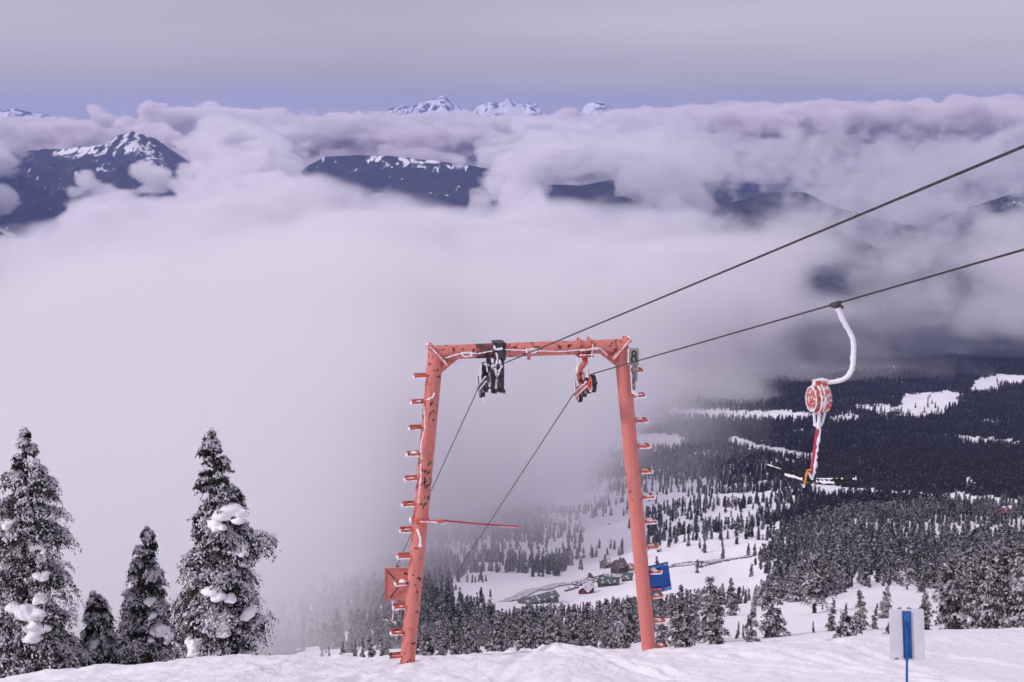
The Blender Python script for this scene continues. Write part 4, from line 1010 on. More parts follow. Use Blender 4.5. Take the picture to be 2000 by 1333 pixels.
for k, row in enumerate((724, 773, 822, 872, 921, 971, 1019, 1069, 1117, 1164, 1213, 1262)): step(CR, dR, row, U, k > 1, 200 + 10 * k, legR)
# conduit with rime along the beam, rimed handles
def bp_(px, row, off): return on_plane(px, row, CL - NN * off)
mb = MB(base)
ln = [bp_(870, 700, RT + 0.02), bp_(890, 693, RT + 0.02), bp_(905, 690, RT + 0.02), bp_(935, 691, RT + 0.02), bp_(962, 686, RT + 0.02)]
mb.lumps(ln, 0.014, 1)
mb.lumps([bp_(986, 683, RT + .02), bp_(1020, 685, RT + .02), bp_(1060, 686, RT + .02), bp_(1095, 687, RT + .02), bp_(1130, 684, RT + .02), bp_(1160, 679, RT + .02), bp_(1172, 681, RT + .02), bp_(1186, 694, RT + .02)], 0.011, 2)
mb.build('rimed_conduit', M_rime, beam)
for (x0, x1, y0, y1) in ((901, 922, 690, 697), (1026, 1048, 683, 690)):
    mb = MB(base); q = [bp_(x0, y0, RT + .04), bp_(x1, y0 - 1, RT + .04), bp_(x1 - 1, y1 - 1, RT + .09), bp_(x0 + 4, y1, RT + .09), bp_(x0, y0, RT + .04)]
    mb.lumps(q, 0.017, int(x0)); mb.build('handle', M_rime, beam)
mb = MB(base); mb.tube([bp_(1033, 695, 0.02), bp_(1033, 703, 0.02)], 0.03, 8); mb.build('lug', M_paint, beam)
# dark worn wrap on the beam
mb = MB(base); a = bp_(928, 690, 0); b = bp_(962, 689, 0); a = CL + U * (a - CL).dot(U); b = CL + U * (b - CL).dot(U)
M_wrap = noise_mix(mat('worn_wrap', (0.13, 0.05, 0.055), 0.6), (0.09, 0.045, 0.05), (0.34, 0.09, 0.08), 9, lo=0.5, hi=0.62)
mb.tube([a, b], RT * 0.93 + 0.003, 28); mb.build('worn_band', M_wrap, beam)
# rimed conduit down the left leg, hose loop
def lp(px, row, off=RT + 0.015): return on_plane(px, row, CL - NN * off)
mb = MB(base)
mb.lumps([lp(828, 796), lp(829, 815), lp(830, 833), lp(826, 850), lp(822, 870), lp(822, 884)], 0.010, 5)
mb.lumps([lp(821, 884), lp(823, 870), lp(823, 896)], 0.014, 6)
mb.lumps([lp(822, 905), lp(822, 930), lp(820, 950), lp(818, 972), lp(817, 982)], 0.012, 7); mb.lumps([lp(833, 781), lp(845, 776), lp(849, 768)], 0.016, 8)
mb.build('rimed_conduit', M_rime, legL)
mb = MB(base); mb.tube([lp(815, 1034), lp(818, 1042, RT + .06), lp(821, 1052, RT + .07), lp(821, 1063, RT + .05)], 0.02, 8); mb.tube([lp(821, 1063, RT + .05), lp(821, 1068, RT + .05)], 0.032, 8)
mb.build('hose', M_rime, legL)
# clamp and crimson rod
mb = MB(base); c0 = FL + (CL - FL) * 0; P = None
for _r in (1015,):
    lo_, hi_ = 0, 7
    for _ in range(50):
        mid = (lo_ + hi_) / 2
        if project(*(CL + dL * mid))[1] < _r: lo_ = mid
        else: hi_ = mid
    P = CL + dL * lo_
mb.tube([P - dL * 0.03, P + dL * 0.03], RT + 0.02, 24, 0); mb.box(P - NN * (RT + 0.03) - U * 0.02, (0.16, 0.06, 0.05), (U, NN, UP))
mb.tube([P - NN * RT + U * 0.0, P + U * 0.36 - NN * RT - UP * 0.02], 0.028, 8)
mb.box(P + U * 0.30 - NN * RT - UP * 0.01, (0.12, 0.07, 0.045), (U, NN, UP))
cl = mb.build('rod_clamp', M_step, tower)
mb = MB(base); mb.lumps([P - U * 0.16 - NN * 0.03 + UP * 0.05, P - U * 0.17 - NN * 0.05 - UP * 0.02], 0.03, 1)
mb.lumps([P - NN * (RT + .06) - U * 0.03 + UP * 0.02, P + U * 0.25 - NN * (RT + .04) - UP * 0.02], 0.014, 3); mb.lumps([P + U * 0.22 - NN * RT - UP * 0.05, P + U * 0.42 - NN * RT - UP * 0.05], 0.014, 2); mb.build('rime', M_rime, cl)
r0 = P + U * 0.34 - NN * RT; r1 = at(1013, 1029, r0.y + 0.22)
mb = MB(base); mb.tube([r0, r0.lerp(r1, 0.5) - UP * 0.008, r1], 0.014, 8); rod = mb.build('crimson_rod', M_wand, tower)
mb = MB(base); mb.lumps([r0.lerp(r1, 0.74) - UP * 0.016, r1 - UP * 0.016], 0.009, 5); mb.lumps([r0.lerp(r1, 0.3) - UP * 0.015, r0.lerp(r1, 0.5) - UP * 0.017], 0.005, 6); mb.build('rime', M_rime, rod)
# square plate behind the left leg
pc = at(778, 1141, 23.35); pu = Vector((1, 0.05, 0)).normalized(); pn = Vector((-0.05, 1, 0)).normalized()
mb = MB(base); mb.box(pc, (0.46, 0.018, 0.585), (pu, pn, UP)); mb.box(pc - pn * 0.012 + UP * 0.286, (0.46, 0.03, 0.014), (pu, pn, UP)); mb.box(pc - pn * 0.012 - pu * 0.224, (0.014, 0.03, 0.57), (pu, pn, UP))
plate = mb.build('back_plate', M_paint, tower, bevel=0.004); plate['label'] = 'square salmon plate seen from behind'
mb = MB(base)
hub = pc + pu * 0.03 + UP * 0.0 - pn * 0.05
for (qx, qz) in ((757, 1117), (762, 1168)):
    e = at(qx, qz, pc.y - 0.03); mb.tube([e, hub], 0.011, 6)
mb.tube([at(789, 1119, pc.y - 0.04), at(799, 1124, pc.y - 0.04)], 0.014, 6)
mb.build('brace', M_steel, plate)
mb = MB(base); mb.tube([hub, on_plane(812, 1137, CL)], 0.03, 10); mb.build('bracket', M_step, plate)
# blue plate on the right leg
bc = at(1287, 1129, 23.6); ta = R(8.5); bu = Vector((math.cos(ta), 0.25, math.sin(ta))).normalized(); bn = bu.cross(Vector((-math.sin(ta), 0.0, math.cos(ta)))).normalized(); bn = -bn if bn.y < 0 else bn
bv = bu.cross(bn); bv = -bv if bv.z < 0 else bv
mb = MB(base); mb.box(bc, (0.40, 0.02, 0.50), (bu, bn, bv)); bp1 = mb.build('sign_plate', M_blue, tower, bevel=0.006); bp1['label'] = 'blue plate with folded edges seen from behind'
mb = MB(base); mb.box(bc + bv * 0.215 - bn * 0.022, (0.37, 0.024, 0.05), (bu, bn, bv)).box(bc - bv * 0.215 - bn * 0.022, (0.39, 0.024, 0.07), (bu, bn, bv)); mb.build('rail', M_blue2, bp1, bevel=0.006)
mb = MB(base); mb.tube([on_plane(1268, 1152, CL), bc - bv * 0.19 - bn * 0.06], 0.025, 10); mb.tube([on_plane(1265, 1110, CL), bc + bv * 0.14 - bn * 0.04], 0.02, 10); mb.build('bracket', M_step, bp1)

# number board on a wooden post by the right corner
nc = at(1238, 697, CR.y - 0.2); nu = Vector((math.cos(0.03), math.sin(0.03), 0)); nn_ = Vector((-math.sin(0.03), math.cos(0.03), 0))
mb = MB(base); mb.box(nc, (0.165, 0.018, 0.285), (nu, nn_, UP)); nb_ = mb.build('number_board', M_board, tower, bevel=0.004)
def ring8(c, rx, rz, t, off):
    V = []; n = 28
    for k in range(n):
        a = 2 * math.pi * k / n
        for s_ in (1, 0): V.append(c + nu * (math.cos(a) * (rx - t * (1 - s_))) + UP * (math.sin(a) * (rz - t * 0.85 * (1 - s_))) - nn_ * off)
    return V, [(2 * k, 2 * k + 1, (2 * k + 3) % (2 * n), (2 * k + 2) % (2 * n)) for k in range(n)]
mb = MB(base)
for dz, rx, rz, off in ((0.048, 0.046, 0.056, 0.0115), (-0.046, 0.052, 0.062, 0.0125)):
    V, Fs = ring8(nc + UP * (dz + 0.005), rx, rz, 0.027, off); mb.add(V, Fs)
dg = mb.build('digit', M_black, nb_, smooth=False); dg['label'] = 'black figure 8'
mb = MB(base); mb.box(at(1238, 742, nc.y + 0.02), (0.055, 0.035, 0.52), (nu, nn_, UP)).box(at(1243, 728, nc.y - 0.01), (0.03, 0.025, 0.3), (nu, nn_, UP)); mb.build('post', M_grey, nb_, bevel=0.003)
mb = MB(base); mb.lumps([nc - nu * 0.09 + UP * 0.13, nc - nu * 0.09 - UP * 0.13], 0.013, 3); mb.lumps([at(1237, 764, nc.y - 0.02), at(1243, 771, nc.y - 0.02), at(1246, 773, nc.y)], 0.03, 4); mb.lumps([at(1231, 716, nc.y - 0.02), at(1235, 770, nc.y - .02)], 0.01, 5); mb.build('rime', M_rime, nb_)

# ------------------------------------------------------------------ sheave trains and hauling ropes
def cam2world(v): return Vector((v[0], v[2] * CP + v[1] * SP, -v[2] * SP + v[1] * CP))
D1 = cam2world(((441 - 1000) / F, -(937 - 666.5) / F, 1)).normalized(); D2 = cam2world(((479 - 1000) / F, -(1751 - 666.5) / F, 1)).normalized()
DM = (D1 + D2).normalized()
P1 = D1.cross(U).normalized(); P1 = -P1 if P1.z < 0 else P1; P2 = D2.cross(U).normalized(); P2 = -P2 if P2.z < 0 else P2; PM = (P1 + P2).normalized()
RW = 0.135
def wheel(c, r, mats, parent, rime=True, k=0):
    """grooved sheave: body, rubber tyre as sub-part sits in the same mesh by material"""
    mb = MB(base)
    mb.lathe(c, U, [(-0.030, 0.03), (-0.042, r * 0.3), (-0.037, r * 0.80), (0.034, r * 0.78), (0.022, 0.03)], 26, 0)
    mb.lathe(c, U, [(-0.034, r * 0.78), (-0.034, r), (-0.012, r * 0.955), (0.012, r * 0.955), (0.034, r), (0.034, r * 0.78)], 26, 1)
    mb.lathe(c, U, [(-0.055, 0.0), (-0.055, 0.034), (0.055, 0.034), (0.055, 0.0)], 12, 0)
    if rime: 
        a0 = random.Random(k).uniform(0, 6); mb.lumps([c - U * 0.036 + (PM * math.cos(a0 + q) + DM * math.sin(a0 + q)) * r * 0.9 for q in (0, .5, 1, 1.5, 2, 2.5)], 0.009, k, 2)
    return mb.build('wheel', mats, parent)
def train(w1, spacing, mats, name, label, pm):
    root = empty(name, (0, 0, 0), 0, tower); root['label'] = label
    cs = [w1 + DM * (spacing * i) + PM * (0.028 * (1.5 - abs(i - 1.5)) - 0.014) for i in range(4)]
    for i, c in enumerate(cs): wheel(c, RW * (1.0 if i else 1.12), mats, root, True, i + int(w1.x * 10))
    mid = (cs[0] + cs[3]) / 2
    mb = MB(base)
    for e in (-0.075, 0.075):
        mb.box(mid + U * e - PM * 0.0, (spacing * 2.3, 0.016, 0.07), (DM, U, PM))
        for a, b in ((0, 1), (2, 3)):
            q = (cs[a] + cs[b]) / 2; mb.box(q + U * e * 0.82 - PM * 0.01, (spacing * 1.35, 0.014, 0.055), (DM, U, PM))
    for c in cs: mb.tube([c - U * 0.085, c + U * 0.085], 0.018, 8)
    mb.build('rocker', pm, root)
    mb = MB(base)
    for c in cs: mb.box(c + PM * (RW + 0.03) - U * 0.05, (0.05, 0.012, 0.14), (DM, U, PM))
    mb.build('rope_guard', pm, root)
    mb = MB(base)
    for c in cs: mb.lumps([c + PM * (RW + 0.10) - U * 0.06, c + PM * (RW - 0.03) - U * 0.062], 0.014, int(c.x * 99) + 3)
    mb.lumps([cs[0] - U * 0.09 + PM * 0.04, cs[3] - U * 0.09 + PM * 0.04], 0.013, 7); mb.lumps([cs[0] - U * 0.09 - PM * 0.04, cs[3] - U * 0.09 - PM * 0.05], 0.010, 8)
    mb.build('rime', M_rime, root)
    return root, cs
w1R = on_plane(1157, 748, CL - NN * 0.42); w1L = on_plane(960, 738, CL - NN * 0.42)
trR, csR = train(w1R, 0.315, [M_step, M_rubber, M_rime], 'sheave_train', 'red sheave train with black tyred wheels', M_step)
trL, csL = train(w1L, 0.315, [M_grey, M_rubber, M_rime], 'sheave_train', 'blackish sheave train with grey wheels', M_steel)
# hangers
mR = (csR[0] + csR[3]) / 2; hb = bp_(1141, 690, 0); hb = CL + U * (hb - CL).dot(U)
mb = MB(base); mb.tube([hb - UP * 0.1, on_plane(1143, 708, CL - NN * .08) , on_plane(1134, 720, CL - NN * .08), on_plane(1131, 733, CL - NN * .06), on_plane(1134, 746, CL), mR - U * 0.02], [0.05, 0.05, 0.045, 0.045, 0.045, 0.04], 10)
mb.build('hanger_arm', M_step, trR)
mb = MB(base)
for e in (-0.09, 0.09): mb.tube([hb + U * e - UP * 0.15 - NN * 0.13, hb + U * e - NN * 0.14, hb + U * e + UP * 0.14 - NN * 0.1, hb + U * e + UP * 0.15 + NN * 0.1, hb + U * e + NN * 0.14, hb + U * e - UP * 0.15 + NN * 0.1], 0.013, 6)
mb.box(hb - UP * 0.135, (0.26, 0.3, 0.02), (U, NN, UP)); mb.box(hb - NN * 0.15, (0.2, 0.03, 0.05), (U, NN, UP)); mb.build('clamp', M_step, trR)
mb = MB(base); mb.lumps([on_plane(1127, 700, CL - NN * .2), on_plane(1129, 712, CL - NN * .2), on_plane(1127, 728, CL - NN * .2)], 0.016, 11); mb.lumps([hb - U * .12 - NN * .17 - UP * .02, hb + U * .2 - NN * .17], 0.014, 12); mb.lumps([hb - U * .12 - NN * .17 - UP * .1, hb + U * .12 - NN * .17 - UP * .1], 0.012, 13)
mb.lumps([hb + U * .08 - NN * .17 - UP * .2, hb + U * .1 - NN * .17 + UP * .08], 0.01, 14); mb.build('rime', M_rime, trR)
hb = bp_(974, 688, 0); hb = CL + U * (hb - CL).dot(U)
mb = MB(base); mb.box(hb, (0.185, 0.30, 0.30), (U, NN, UP)); mb.build('clamp', M_steel, trL, bevel=0.01)
mb = MB(base); pq = at(977, 736, hb.y - 0.16); mb.box(pq, (0.125, 0.05, 0.56), (U, NN, UP)); mb.box(pq - UP * 0.25, (0.16, 0.09, 0.07), (U, NN, UP)); mb.box(pq + UP * 0.25 - NN * 0.02 - U * 0.02, (0.15, 0.1, 0.06), (U, NN, UP)); mb.box(at(954, 706, hb.y - .1), (0.06, 0.12, 0.25), (U, NN, UP)); mb.box(at(944, 722, hb.y - .15), (0.09, 0.14, 0.22), (U, NN, UP)); mb.box(at(962, 708, hb.y - .1), (0.16, 0.06, 0.06), (U, NN, UP))
mb.box((csL[0] + csL[3]) / 2 + U * 0.12, (0.08, 0.1, 0.3), (U, NN, UP)); mb.build('hanger_arm', M_steel, trL, bevel=0.006)
mb = MB(base)
ymm = hb.y - 0.25
for q in (((966, 681), (966, 676), (967, 683), (982, 681)), ((968, 690), (972, 700), (969, 712)), ((975, 703), (979, 716), (972, 733)), ((945, 712), (955, 714)), ((968, 760), (969, 735), (968, 722)), ((970, 768), (984, 770)), ((940, 707), (939, 740)), ((962, 702), (963, 712)), ((943, 775), (948, 782))):
    mb.lumps([at(a, b, ymm) for a, b in q], 0.020, int(q[0][0]))
mb.build('rime', M_rime, trL)

ropes = {}
for nm, cs, lab in (('left', csL, 'upper wire rope running over the dark sheave train, carrying no hanger near the camera'), ('right', csR, 'lower wire rope running over the red sheave train, with the near T-bar clamped to it')):
    a = cs[0] + P1 * (RW * 1.12 + 0.006); b = cs[3] + P2 * (RW + 0.006); pts = []
    far = 26.0
    for i in range(40, 0, -1): pts.append(a - D1 * (far * i / 40) - UP * (0.0 * i))
    pts += [a, cs[1] + (P1 * 0.6 + P2 * 0.4).normalized() * (RW + 0.006), cs[2] + (P1 * 0.4 + P2 * 0.6).normalized() * (RW + 0.006), b]
    for i in range(1, 60): pts.append(b + D2 * (95 * i / 60))
    mb = MB(a); mb.tube(pts, 0.0095, 8); o = mb.build('hauling_rope', M_rope); o.location = a
    tag(o, lab, 'wire rope', 'hauling ropes of the drag lift'); ropes[nm] = (a, b)

# ------------------------------------------------------------------ T-bar hangers
def tbar(label):
    a = ropes['right'][0]; t = solve_on(a, -D1, 1632, 0, 25); G = a - D1 * t
    root = empty('t_bar_hanger', G); tag(root, label, 'T-bar', 'T-bar hangers on the drag lift')
    Yg = G.y; A = lambda px, row, dy=0.0: at(px, row, Yg + dy)
    def B(): return MB(G)
    mb = B(); mb.tube([G - D1 * 0.10, G + D1 * 0.10], 0.022, 10); mb.box(G - UP * 0.012 + D1 * 0.01, (0.13, 0.03, 0.03), (D1, U, PM)); mb.tube([G + D1 * 0.12 , G + D1 * 0.02 - UP * 0.03, A(1640, 603)], 0.016, 8)
    mb.tube([A(1636, 596), A(1645, 601, 0.03)], 0.02, 8); mb.build('rope_grip', M_steel, root)
    arm = [(1637, 601), (1641, 612), (1647, 625), (1655, 640), (1662, 652), (1666, 662), (1667.5, 675), (1667, 695), (1666, 712), (1663, 724), (1657, 734), (1648, 741), (1636, 745), (1622, 747), (1606, 748)]
    mb = B(); rr = random.Random(4); mb.tube([A(*p) for p in arm], [0.024 + rr.uniform(-0.002, 0.003) for _ in arm], 12); am = mb.build('arm', M_rime, root)
    mb = B(); mb.lumps([A(p[0] - 3.5, p[1] + 1.5) for p in arm[:-1]], 0.013, 8); mb.lumps([A(p[0] + 2.5, p[1] + 1) for p in arm[:-2]], 0.011, 9); mb.build('rime', M_rime, am)
    ax = Vector((math.cos(R(13)), math.sin(R(13)), 0)); c = A(1601, 779); 
    mb = B(); mb.lathe(c, ax, [(-0.05, 0.08), (-0.047, 0.138), (-0.036, 0.152), (-0.020, 0.154), (-0.016, 0.138), (-0.006, 0.138), (0.0, 0.148), (0.045, 0.146), (0.07, 0.136), (0.085, 0.10), (0.088, 0.0)], 36); drum = mb.build('spring_reel', M_red, root)
    mb = B(); mb.lathe(c, ax, [(-0.098, 0.0), (-0.098, 0.03), (-0.088, 0.034), (-0.088, 0.055), (-0.097, 0.06), (-0.097, 0.078), (-0.087, 0.083), (-0.087, 0.098), (-0.095, 0.102), (-0.092, 0.122), (-0.08, 0.127), (-0.052, 0.120), (-0.045, 0.09)], 36); mb.build('reel_cover', M_red, drum)
    mb = B(); mb.box(c + UP * 0.165, (0.16, 0.07, 0.07), (ax, ax.cross(UP), UP)); mb.tube([A(1594, 752, -0.05), A(1594, 752, 0.06)], 0.034, 10); mb.build('reel_neck', M_red, drum, bevel=0.01)
    mb = B(); pr = ax.cross(UP)
    mb.lumps([c - ax * 0.046 + (UP * math.cos(q) + pr * math.sin(q)) * 0.147 for q in np.linspace(0, 6.283, 18)], 0.009, 3)
    mb.lumps([c - ax * 0.092 + (UP * math.cos(q) + pr * math.sin(q)) * 0.124 for q in np.linspace(0, 6.283, 16)], 0.007, 4)
    mb.lumps([c - ax * 0.010 + (UP * math.cos(q) + pr * math.sin(q)) * 0.148 for q in np.linspace(-1.8, 2.4, 10)], 0.013, 5); mb.lumps([A(1590, 756, -.03), A(1592, 745, -.04), A(1604, 742, -.02), A(1616, 745)], 0.018, 6)
    mb.build('rime', M_rime, drum)
    mb = B(); 
    mb.tube([A(1590, 802), A(1591, 826), A(1597, 836)], 0.014, 8); mb.tube([A(1612, 804), A(1606, 826), A(1600, 836)], 0.014, 8); mb.tube([A(1600, 806, -.02), A(1599, 838, -.02)], 0.018, 8); mb.tube([A(1591, 829), A(1606, 829)], 0.018, 8); mb.lumps([A(1590, 808), A(1590, 830), A(1598, 838), A(1605, 828), A(1610, 810)], 0.013, 6); mb.build('fork', M_rime, root)
    p0 = A(1598, 836); p1 = A(1584, 934)
    mb = B(); mb.tube([p0, p1], 0.021, 12); rd = mb.build('rod', paint('crimson_rod_paint', (0.42, 0.02, 0.045), 0.8), root)
    mb = B(); mb.lumps([p0 + Vector((.014, -.008, 0)), p1 + Vector((.018, -.01, 0))], 0.020, 9); mb.build('rime', M_rime, rd)
    # cross bar: two drooping arms, turned away from the camera at its left
    q0 = p1; cb = []
    for s_ in np.linspace(-1, 1, 21):
        px = 1585 + (s_ * 87 if s_ < 0 else s_ * 87); row = 937 - (27 * abs(s_) ** 1.15 if s_ < 0 else 3 * s_ ** 2) ; row = row if s_ < 0 else row + 2 * math.sin(s_ * 3.14)
        cb.append(A(px, row, -s_ * 0.26))
    M_bar = noise_mix(mat('black_bar', (0.014, 0.012, 0.014), 0.6, spec=0.2), (0.009, 0.008, 0.01), (0.022, 0.019, 0.023), 20)
    mb = B(); mb.tube(cb, [0.029 + 0.003 * math.sin(i * 0.9) for i in range(21)], 10); bar = mb.build('cross_bar', M_bar, root)
    mb = B(); mb.lumps([p + Vector((0, -0.02, 0.016)) for p in cb[0:4]], 0.010, 33); mb.lumps([p + Vector((0, -0.022, -0.014)) for p in cb[4:9]], 0.017, 3); mb.lumps([p + Vector((0, -0.02, 0.018)) for p in cb[11:18]], 0.009, 34); mb.lumps([p + Vector((0, -0.022, -0.01)) for p in cb[11:16]], 0.018, 5); mb.lumps([p + Vector((0, -0.01, 0)) for p in cb[19:]], 0.020, 6)
    mb.lumps([A(1580, 922, -.02), A(1583, 934, -.02), A(1592, 938, -.02)], 0.024, 8); mb.build('rime', M_rime, bar)
    mb = B(); mb.tube([A(1584, 918, -.04), A(1577, 919, -.04), A(1575, 926, -.04), A(1573, 938, -.04), A(1571, 948, -.04)], 0.010, 8); cd = mb.build('pull_cord', M_yellow, root)
    mb = B(); mb.lumps([A(1571, 947, -.04), A(1570, 953, -.04)], 0.015, 2); mb.build('rime', M_rime, cd)
    return root
tb = tbar('near T-bar hanger crusted in rime, with a red spring reel and yellow cord')
def copy_tree(o, parent=None):
    c = o.copy(); sc.collection.objects.link(c); c.parent = parent
    for ch in list(o.children): copy_tree(ch, c)
    return c
t2 = copy_tree(tb); b = ropes['left'][1]; t2.location = b + D2 * solve_on(b, D2, 775, 0, 60); t2.scale = (0.86,) * 3; t2.rotation_euler = (0, 0, R(-10))
t2['label'] = 'distant T-bar half hidden behind the left tower leg, its black bar under the salmon plate'

# ------------------------------------------------------------------ white sign board in the foreground
sc_ = at(1771.5, 1240, 15.2); su = Vector((1, 0.0, 0.09)).normalized(); su = Vector((0.985, -0.15, 0.075)).normalized(); sn_ = Vector((0.15, 0.985, 0.0)).normalized(); sv = su.cross(sn_).normalized(); sv = -sv if sv.z < 0 else sv
gz = float(height(np.array([sc_.x]), np.array([sc_.y]))[0])
sb = empty('sign_board', (sc_.x, sc_.y, gz)); tag(sb, 'blank white sign board seen from behind on a thin blue post in the foreground snow', 'sign')
mb = MB(sb.location); W2, H2, rr = 0.19, 0.30, 0.02
out = []
for cx, cz, a0 in ((W2 - rr, H2 - rr, 0), (-W2 + rr, H2 - rr, 90), (-W2 + rr, -H2 + rr, 180), (W2 - rr, -H2 + rr, 270)):
    for q in range(5): out.append((cx + rr * math.cos(R(a0 + q * 22.5)), cz + rr * math.sin(R(a0 + q * 22.5))))
n = len(out); V = [sc_ + su * a + sv * b + sn_ * e for e in (-0.006, 0.006) for a, b in out]
mb.add(V, [tuple(range(n)), tuple(range(2 * n - 1, n - 1, -1))] + [(i, (i + 1) % n, n + (i + 1) % n, n + i) for i in range(n)])
bd = mb.build('board', M_plastic, sb, smooth=False)
mb = MB(sb.location)
mb.box(sc_ - sn_ * 0.0085 + sv * 0.0, (0.095, 0.005, 0.56), (su, sn_, sv))
for e in (-1, 1): mb.box(sc_ - sn_ * 0.017 + su * (0.008 * e) - sv * 0.05, (0.005, 0.022, 0.42), (su, sn_, sv))
for e in (-1, 1): mb.box(sc_ - sn_ * 0.017 + su * (0.045 * e), (0.005, 0.018, 0.56), (su, sn_, sv))
M_bl3 = noise_mix(mat('sign_blue', (0.01, 0.10, 0.33), 0.45), (0.008, 0.09, 0.30), (0.02, 0.13, 0.38), 4)
mb.build('channel', M_bl3, sb, bevel=0.001)
mb = MB(sb.location)
for q, w_ in ((0.21, -0.018), (-0.27, 0.005)): mb.tube([sc_ + sv * q + su * w_ - sn_ * 0.008, sc_ + sv * q + su * w_ - sn_ * 0.016], 0.007, 8)
mb.build('rivet', M_grey, bd)
mb = MB(sb.location); mb.box(sc_ - su * 0.122 - sv * 0.278 - sn_ * 0.0075, (0.036, 0.003, 0.011), (su, sn_, sv)); mb.build('maker_plate', M_steel, bd)
mb = MB(sb.location); mb.tube([sc_ + sv * 0.10 - sn_ * 0.02, Vector((sc_.x + 0.045, sc_.y, gz - 0.35))], 0.0135, 12); mb.build('post', M_bl3, sb)

# ------------------------------------------------------------------ ski village: cabins and parked cars
def gabled(name, label, pxa, rowa, pxb, rowb, wid, eave, rise, wallc, roofc, cat='cabin', snow=0.0, chim=False, wins=5):
    """long axis from one ground point to another"""
    a = ground_hit(pxa, rowa); b = ground_hit(pxb, rowb)
    if a is None or b is None: return
    zb = (a[2] + b[2]) / 2 + 0.3; A_, B_ = Vector((a[0], a[1], zb)), Vector((b[0], b[1], zb))
    if (B_ - A_).length > 48 or (B_ - A_).length < 8: B_ = A_ + (B_ - A_).normalized() * max(8, min(48, (B_ - A_).length))
    ux = (B_ - A_).normalized(); uy = Vector((-ux.y, ux.x, 0)); Ln = (B_ - A_).length; c = (A_ + B_) / 2
    root = empty(name, c - UP * 0.3); tag(root, label, cat, 'buildings of the ski village'); o = root.location
    mw = noise_mix(mat(name + '_wall', wallc, 0.8), tuple(q * 0.8 for q in wallc), tuple(min(1, q * 1.2) for q in wallc), 0.6)
    mb = MB(o); P = lambda x, y, z: c + ux * x + uy * y + UP * z
    hl, hw = Ln / 2, wid / 2
    V = [P(x, y, z) for x in (-hl, hl) for y, z in ((-hw, -22), (hw, -22), (hw, eave), (0, eave + rise), (-hw, eave))]
    mb.add(V, [(0, 1, 2, 3, 4), (9, 8, 7, 6, 5), (0, 4, 9, 5), (1, 6, 7, 2), (0, 5, 6, 1)]); mb.build('wall', mw, root, smooth=False)
    mr = noise_mix(mat(name + '_roof', roofc, 0.7), roofc, SNOW, 0.35, lo=0.56 - snow, hi=0.70 - snow)
    mb = MB(o); ov = 0.8
    for s_ in (-1, 1):
        e0 = P(0, 0, eave + rise + 0.15); sl = Vector(uy * (s_ * hw) - UP * rise).normalized(); nl = ux.cross(sl); nl = nl if nl.z > 0 else -nl
        ln = math.hypot(hw, rise) + ov; mb.box(e0 + sl * ln / 2 + nl * (0.1 + 0.004 * s_), (Ln + 1.6, ln, 0.35), (ux, sl, nl))
    rf = mb.build('roof', mr, root, smooth=False)
    if chim: mb = MB(o); mb.box(P(hl * 0.3, 0.5, eave + rise + 0.6), (1.0, 1.0, 2.2), (ux, uy, UP)); mb.build('chimney', M_bark, rf, smooth=False)
    fs = -1 if uy.y > 0 else 1
    for k in range(wins):
        x = -hl + Ln * (k + 0.5) / wins
        mb = MB(o); mb.box(P(x, fs * (hw + 0.03), eave * 0.55), (1.5, 0.12, 1.3), (ux, uy, UP)); mb.build('window', M_rubber, root, smooth=False)
GREEN = (0.10, 0.14, 0.15)
gabled('long_shed', 'long low building with a grey-green roof at the near left end of the ski village', 1019, 1180, 1083, 1175, 10, 3, 2.6, (0.20, 0.15, 0.13), (0.12, 0.14, 0.145), 'building', 0.02)
gabled('main_lodge', 'long brown lodge with a dark green roof in the middle of the ski village', 1168, 1147, 1209, 1142, 12, 4, 3.4, (0.13, 0.08, 0.06), (0.07, 0.09, 0.085), 'lodge', 0.0, True)
gabled('small_lodge', 'short brown building with a dark roof at the right end of the main lodge', 1216, 1137, 1231, 1134, 10, 4, 3.4, (0.20, 0.10, 0.06), (0.07, 0.10, 0.10), 'lodge', 0.0, wins=2)
gabled('tall_chalet', 'tallest brown chalet above the lodge with a steep gable', 1201, 1121, 1217, 1117, 12, 7, 6, (0.12, 0.085, 0.075), (0.13, 0.10, 0.10), 'chalet', 0.02, True, 4)
gabled('small_chalet', 'small grey chalet left of the tallest chalet', 1177, 1111, 1189, 1108, 9, 5, 3.5, (0.13, 0.11, 0.11), (0.16, 0.14, 0.15), 'chalet', 0.08, wins=2)
gabled('orange_hut', 'small orange-brown hut right of the tallest chalet', 1226, 1117, 1234, 1114, 8, 3.5, 3, (0.34, 0.15, 0.07), (0.25, 0.13, 0.09), 'hut', 0.06, wins=2)
gabled('snowy_hut', 'low hut with a snow covered roof left of the main lodge', 1154, 1130, 1173, 1127, 9, 3.5, 2.5, (0.13, 0.10, 0.10), (0.35, 0.34, 0.36), 'hut', 0.3, wins=3)
gabled('red_hut', 'dark red hut in front of the parked cars', 1139, 1161, 1151, 1157, 8, 4, 3.4, (0.13, 0.04, 0.04), (0.30, 0.28, 0.30), 'hut', 0.25, wins=2)
gabled('red_gabled_hut', 'small red gabled hut in the dark wood near the right border', 1959, 1008, 1967, 1007, 9, 2.5, 5, (0.35, 0.06, 0.05), (0.30, 0.10, 0.09), 'hut', 0.1, wins=2)
rp = [ground_hit(a, b) for a, b in ((985, 1176), (1020, 1163), (1060, 1152), (1110, 1140), (1160, 1127), (1205, 1126), (1250, 1116), (1300, 1109), (1350, 1104), (1400, 1096), (1450, 1089), (1484, 1083))]
rp = [Vector(v) for v in rp if v is not None]; RV = []; RF = []
dense = []
for a, b in zip(rp[:-1], rp[1:]):
    for i in range(8): dense.append(a.lerp(b, i / 8))
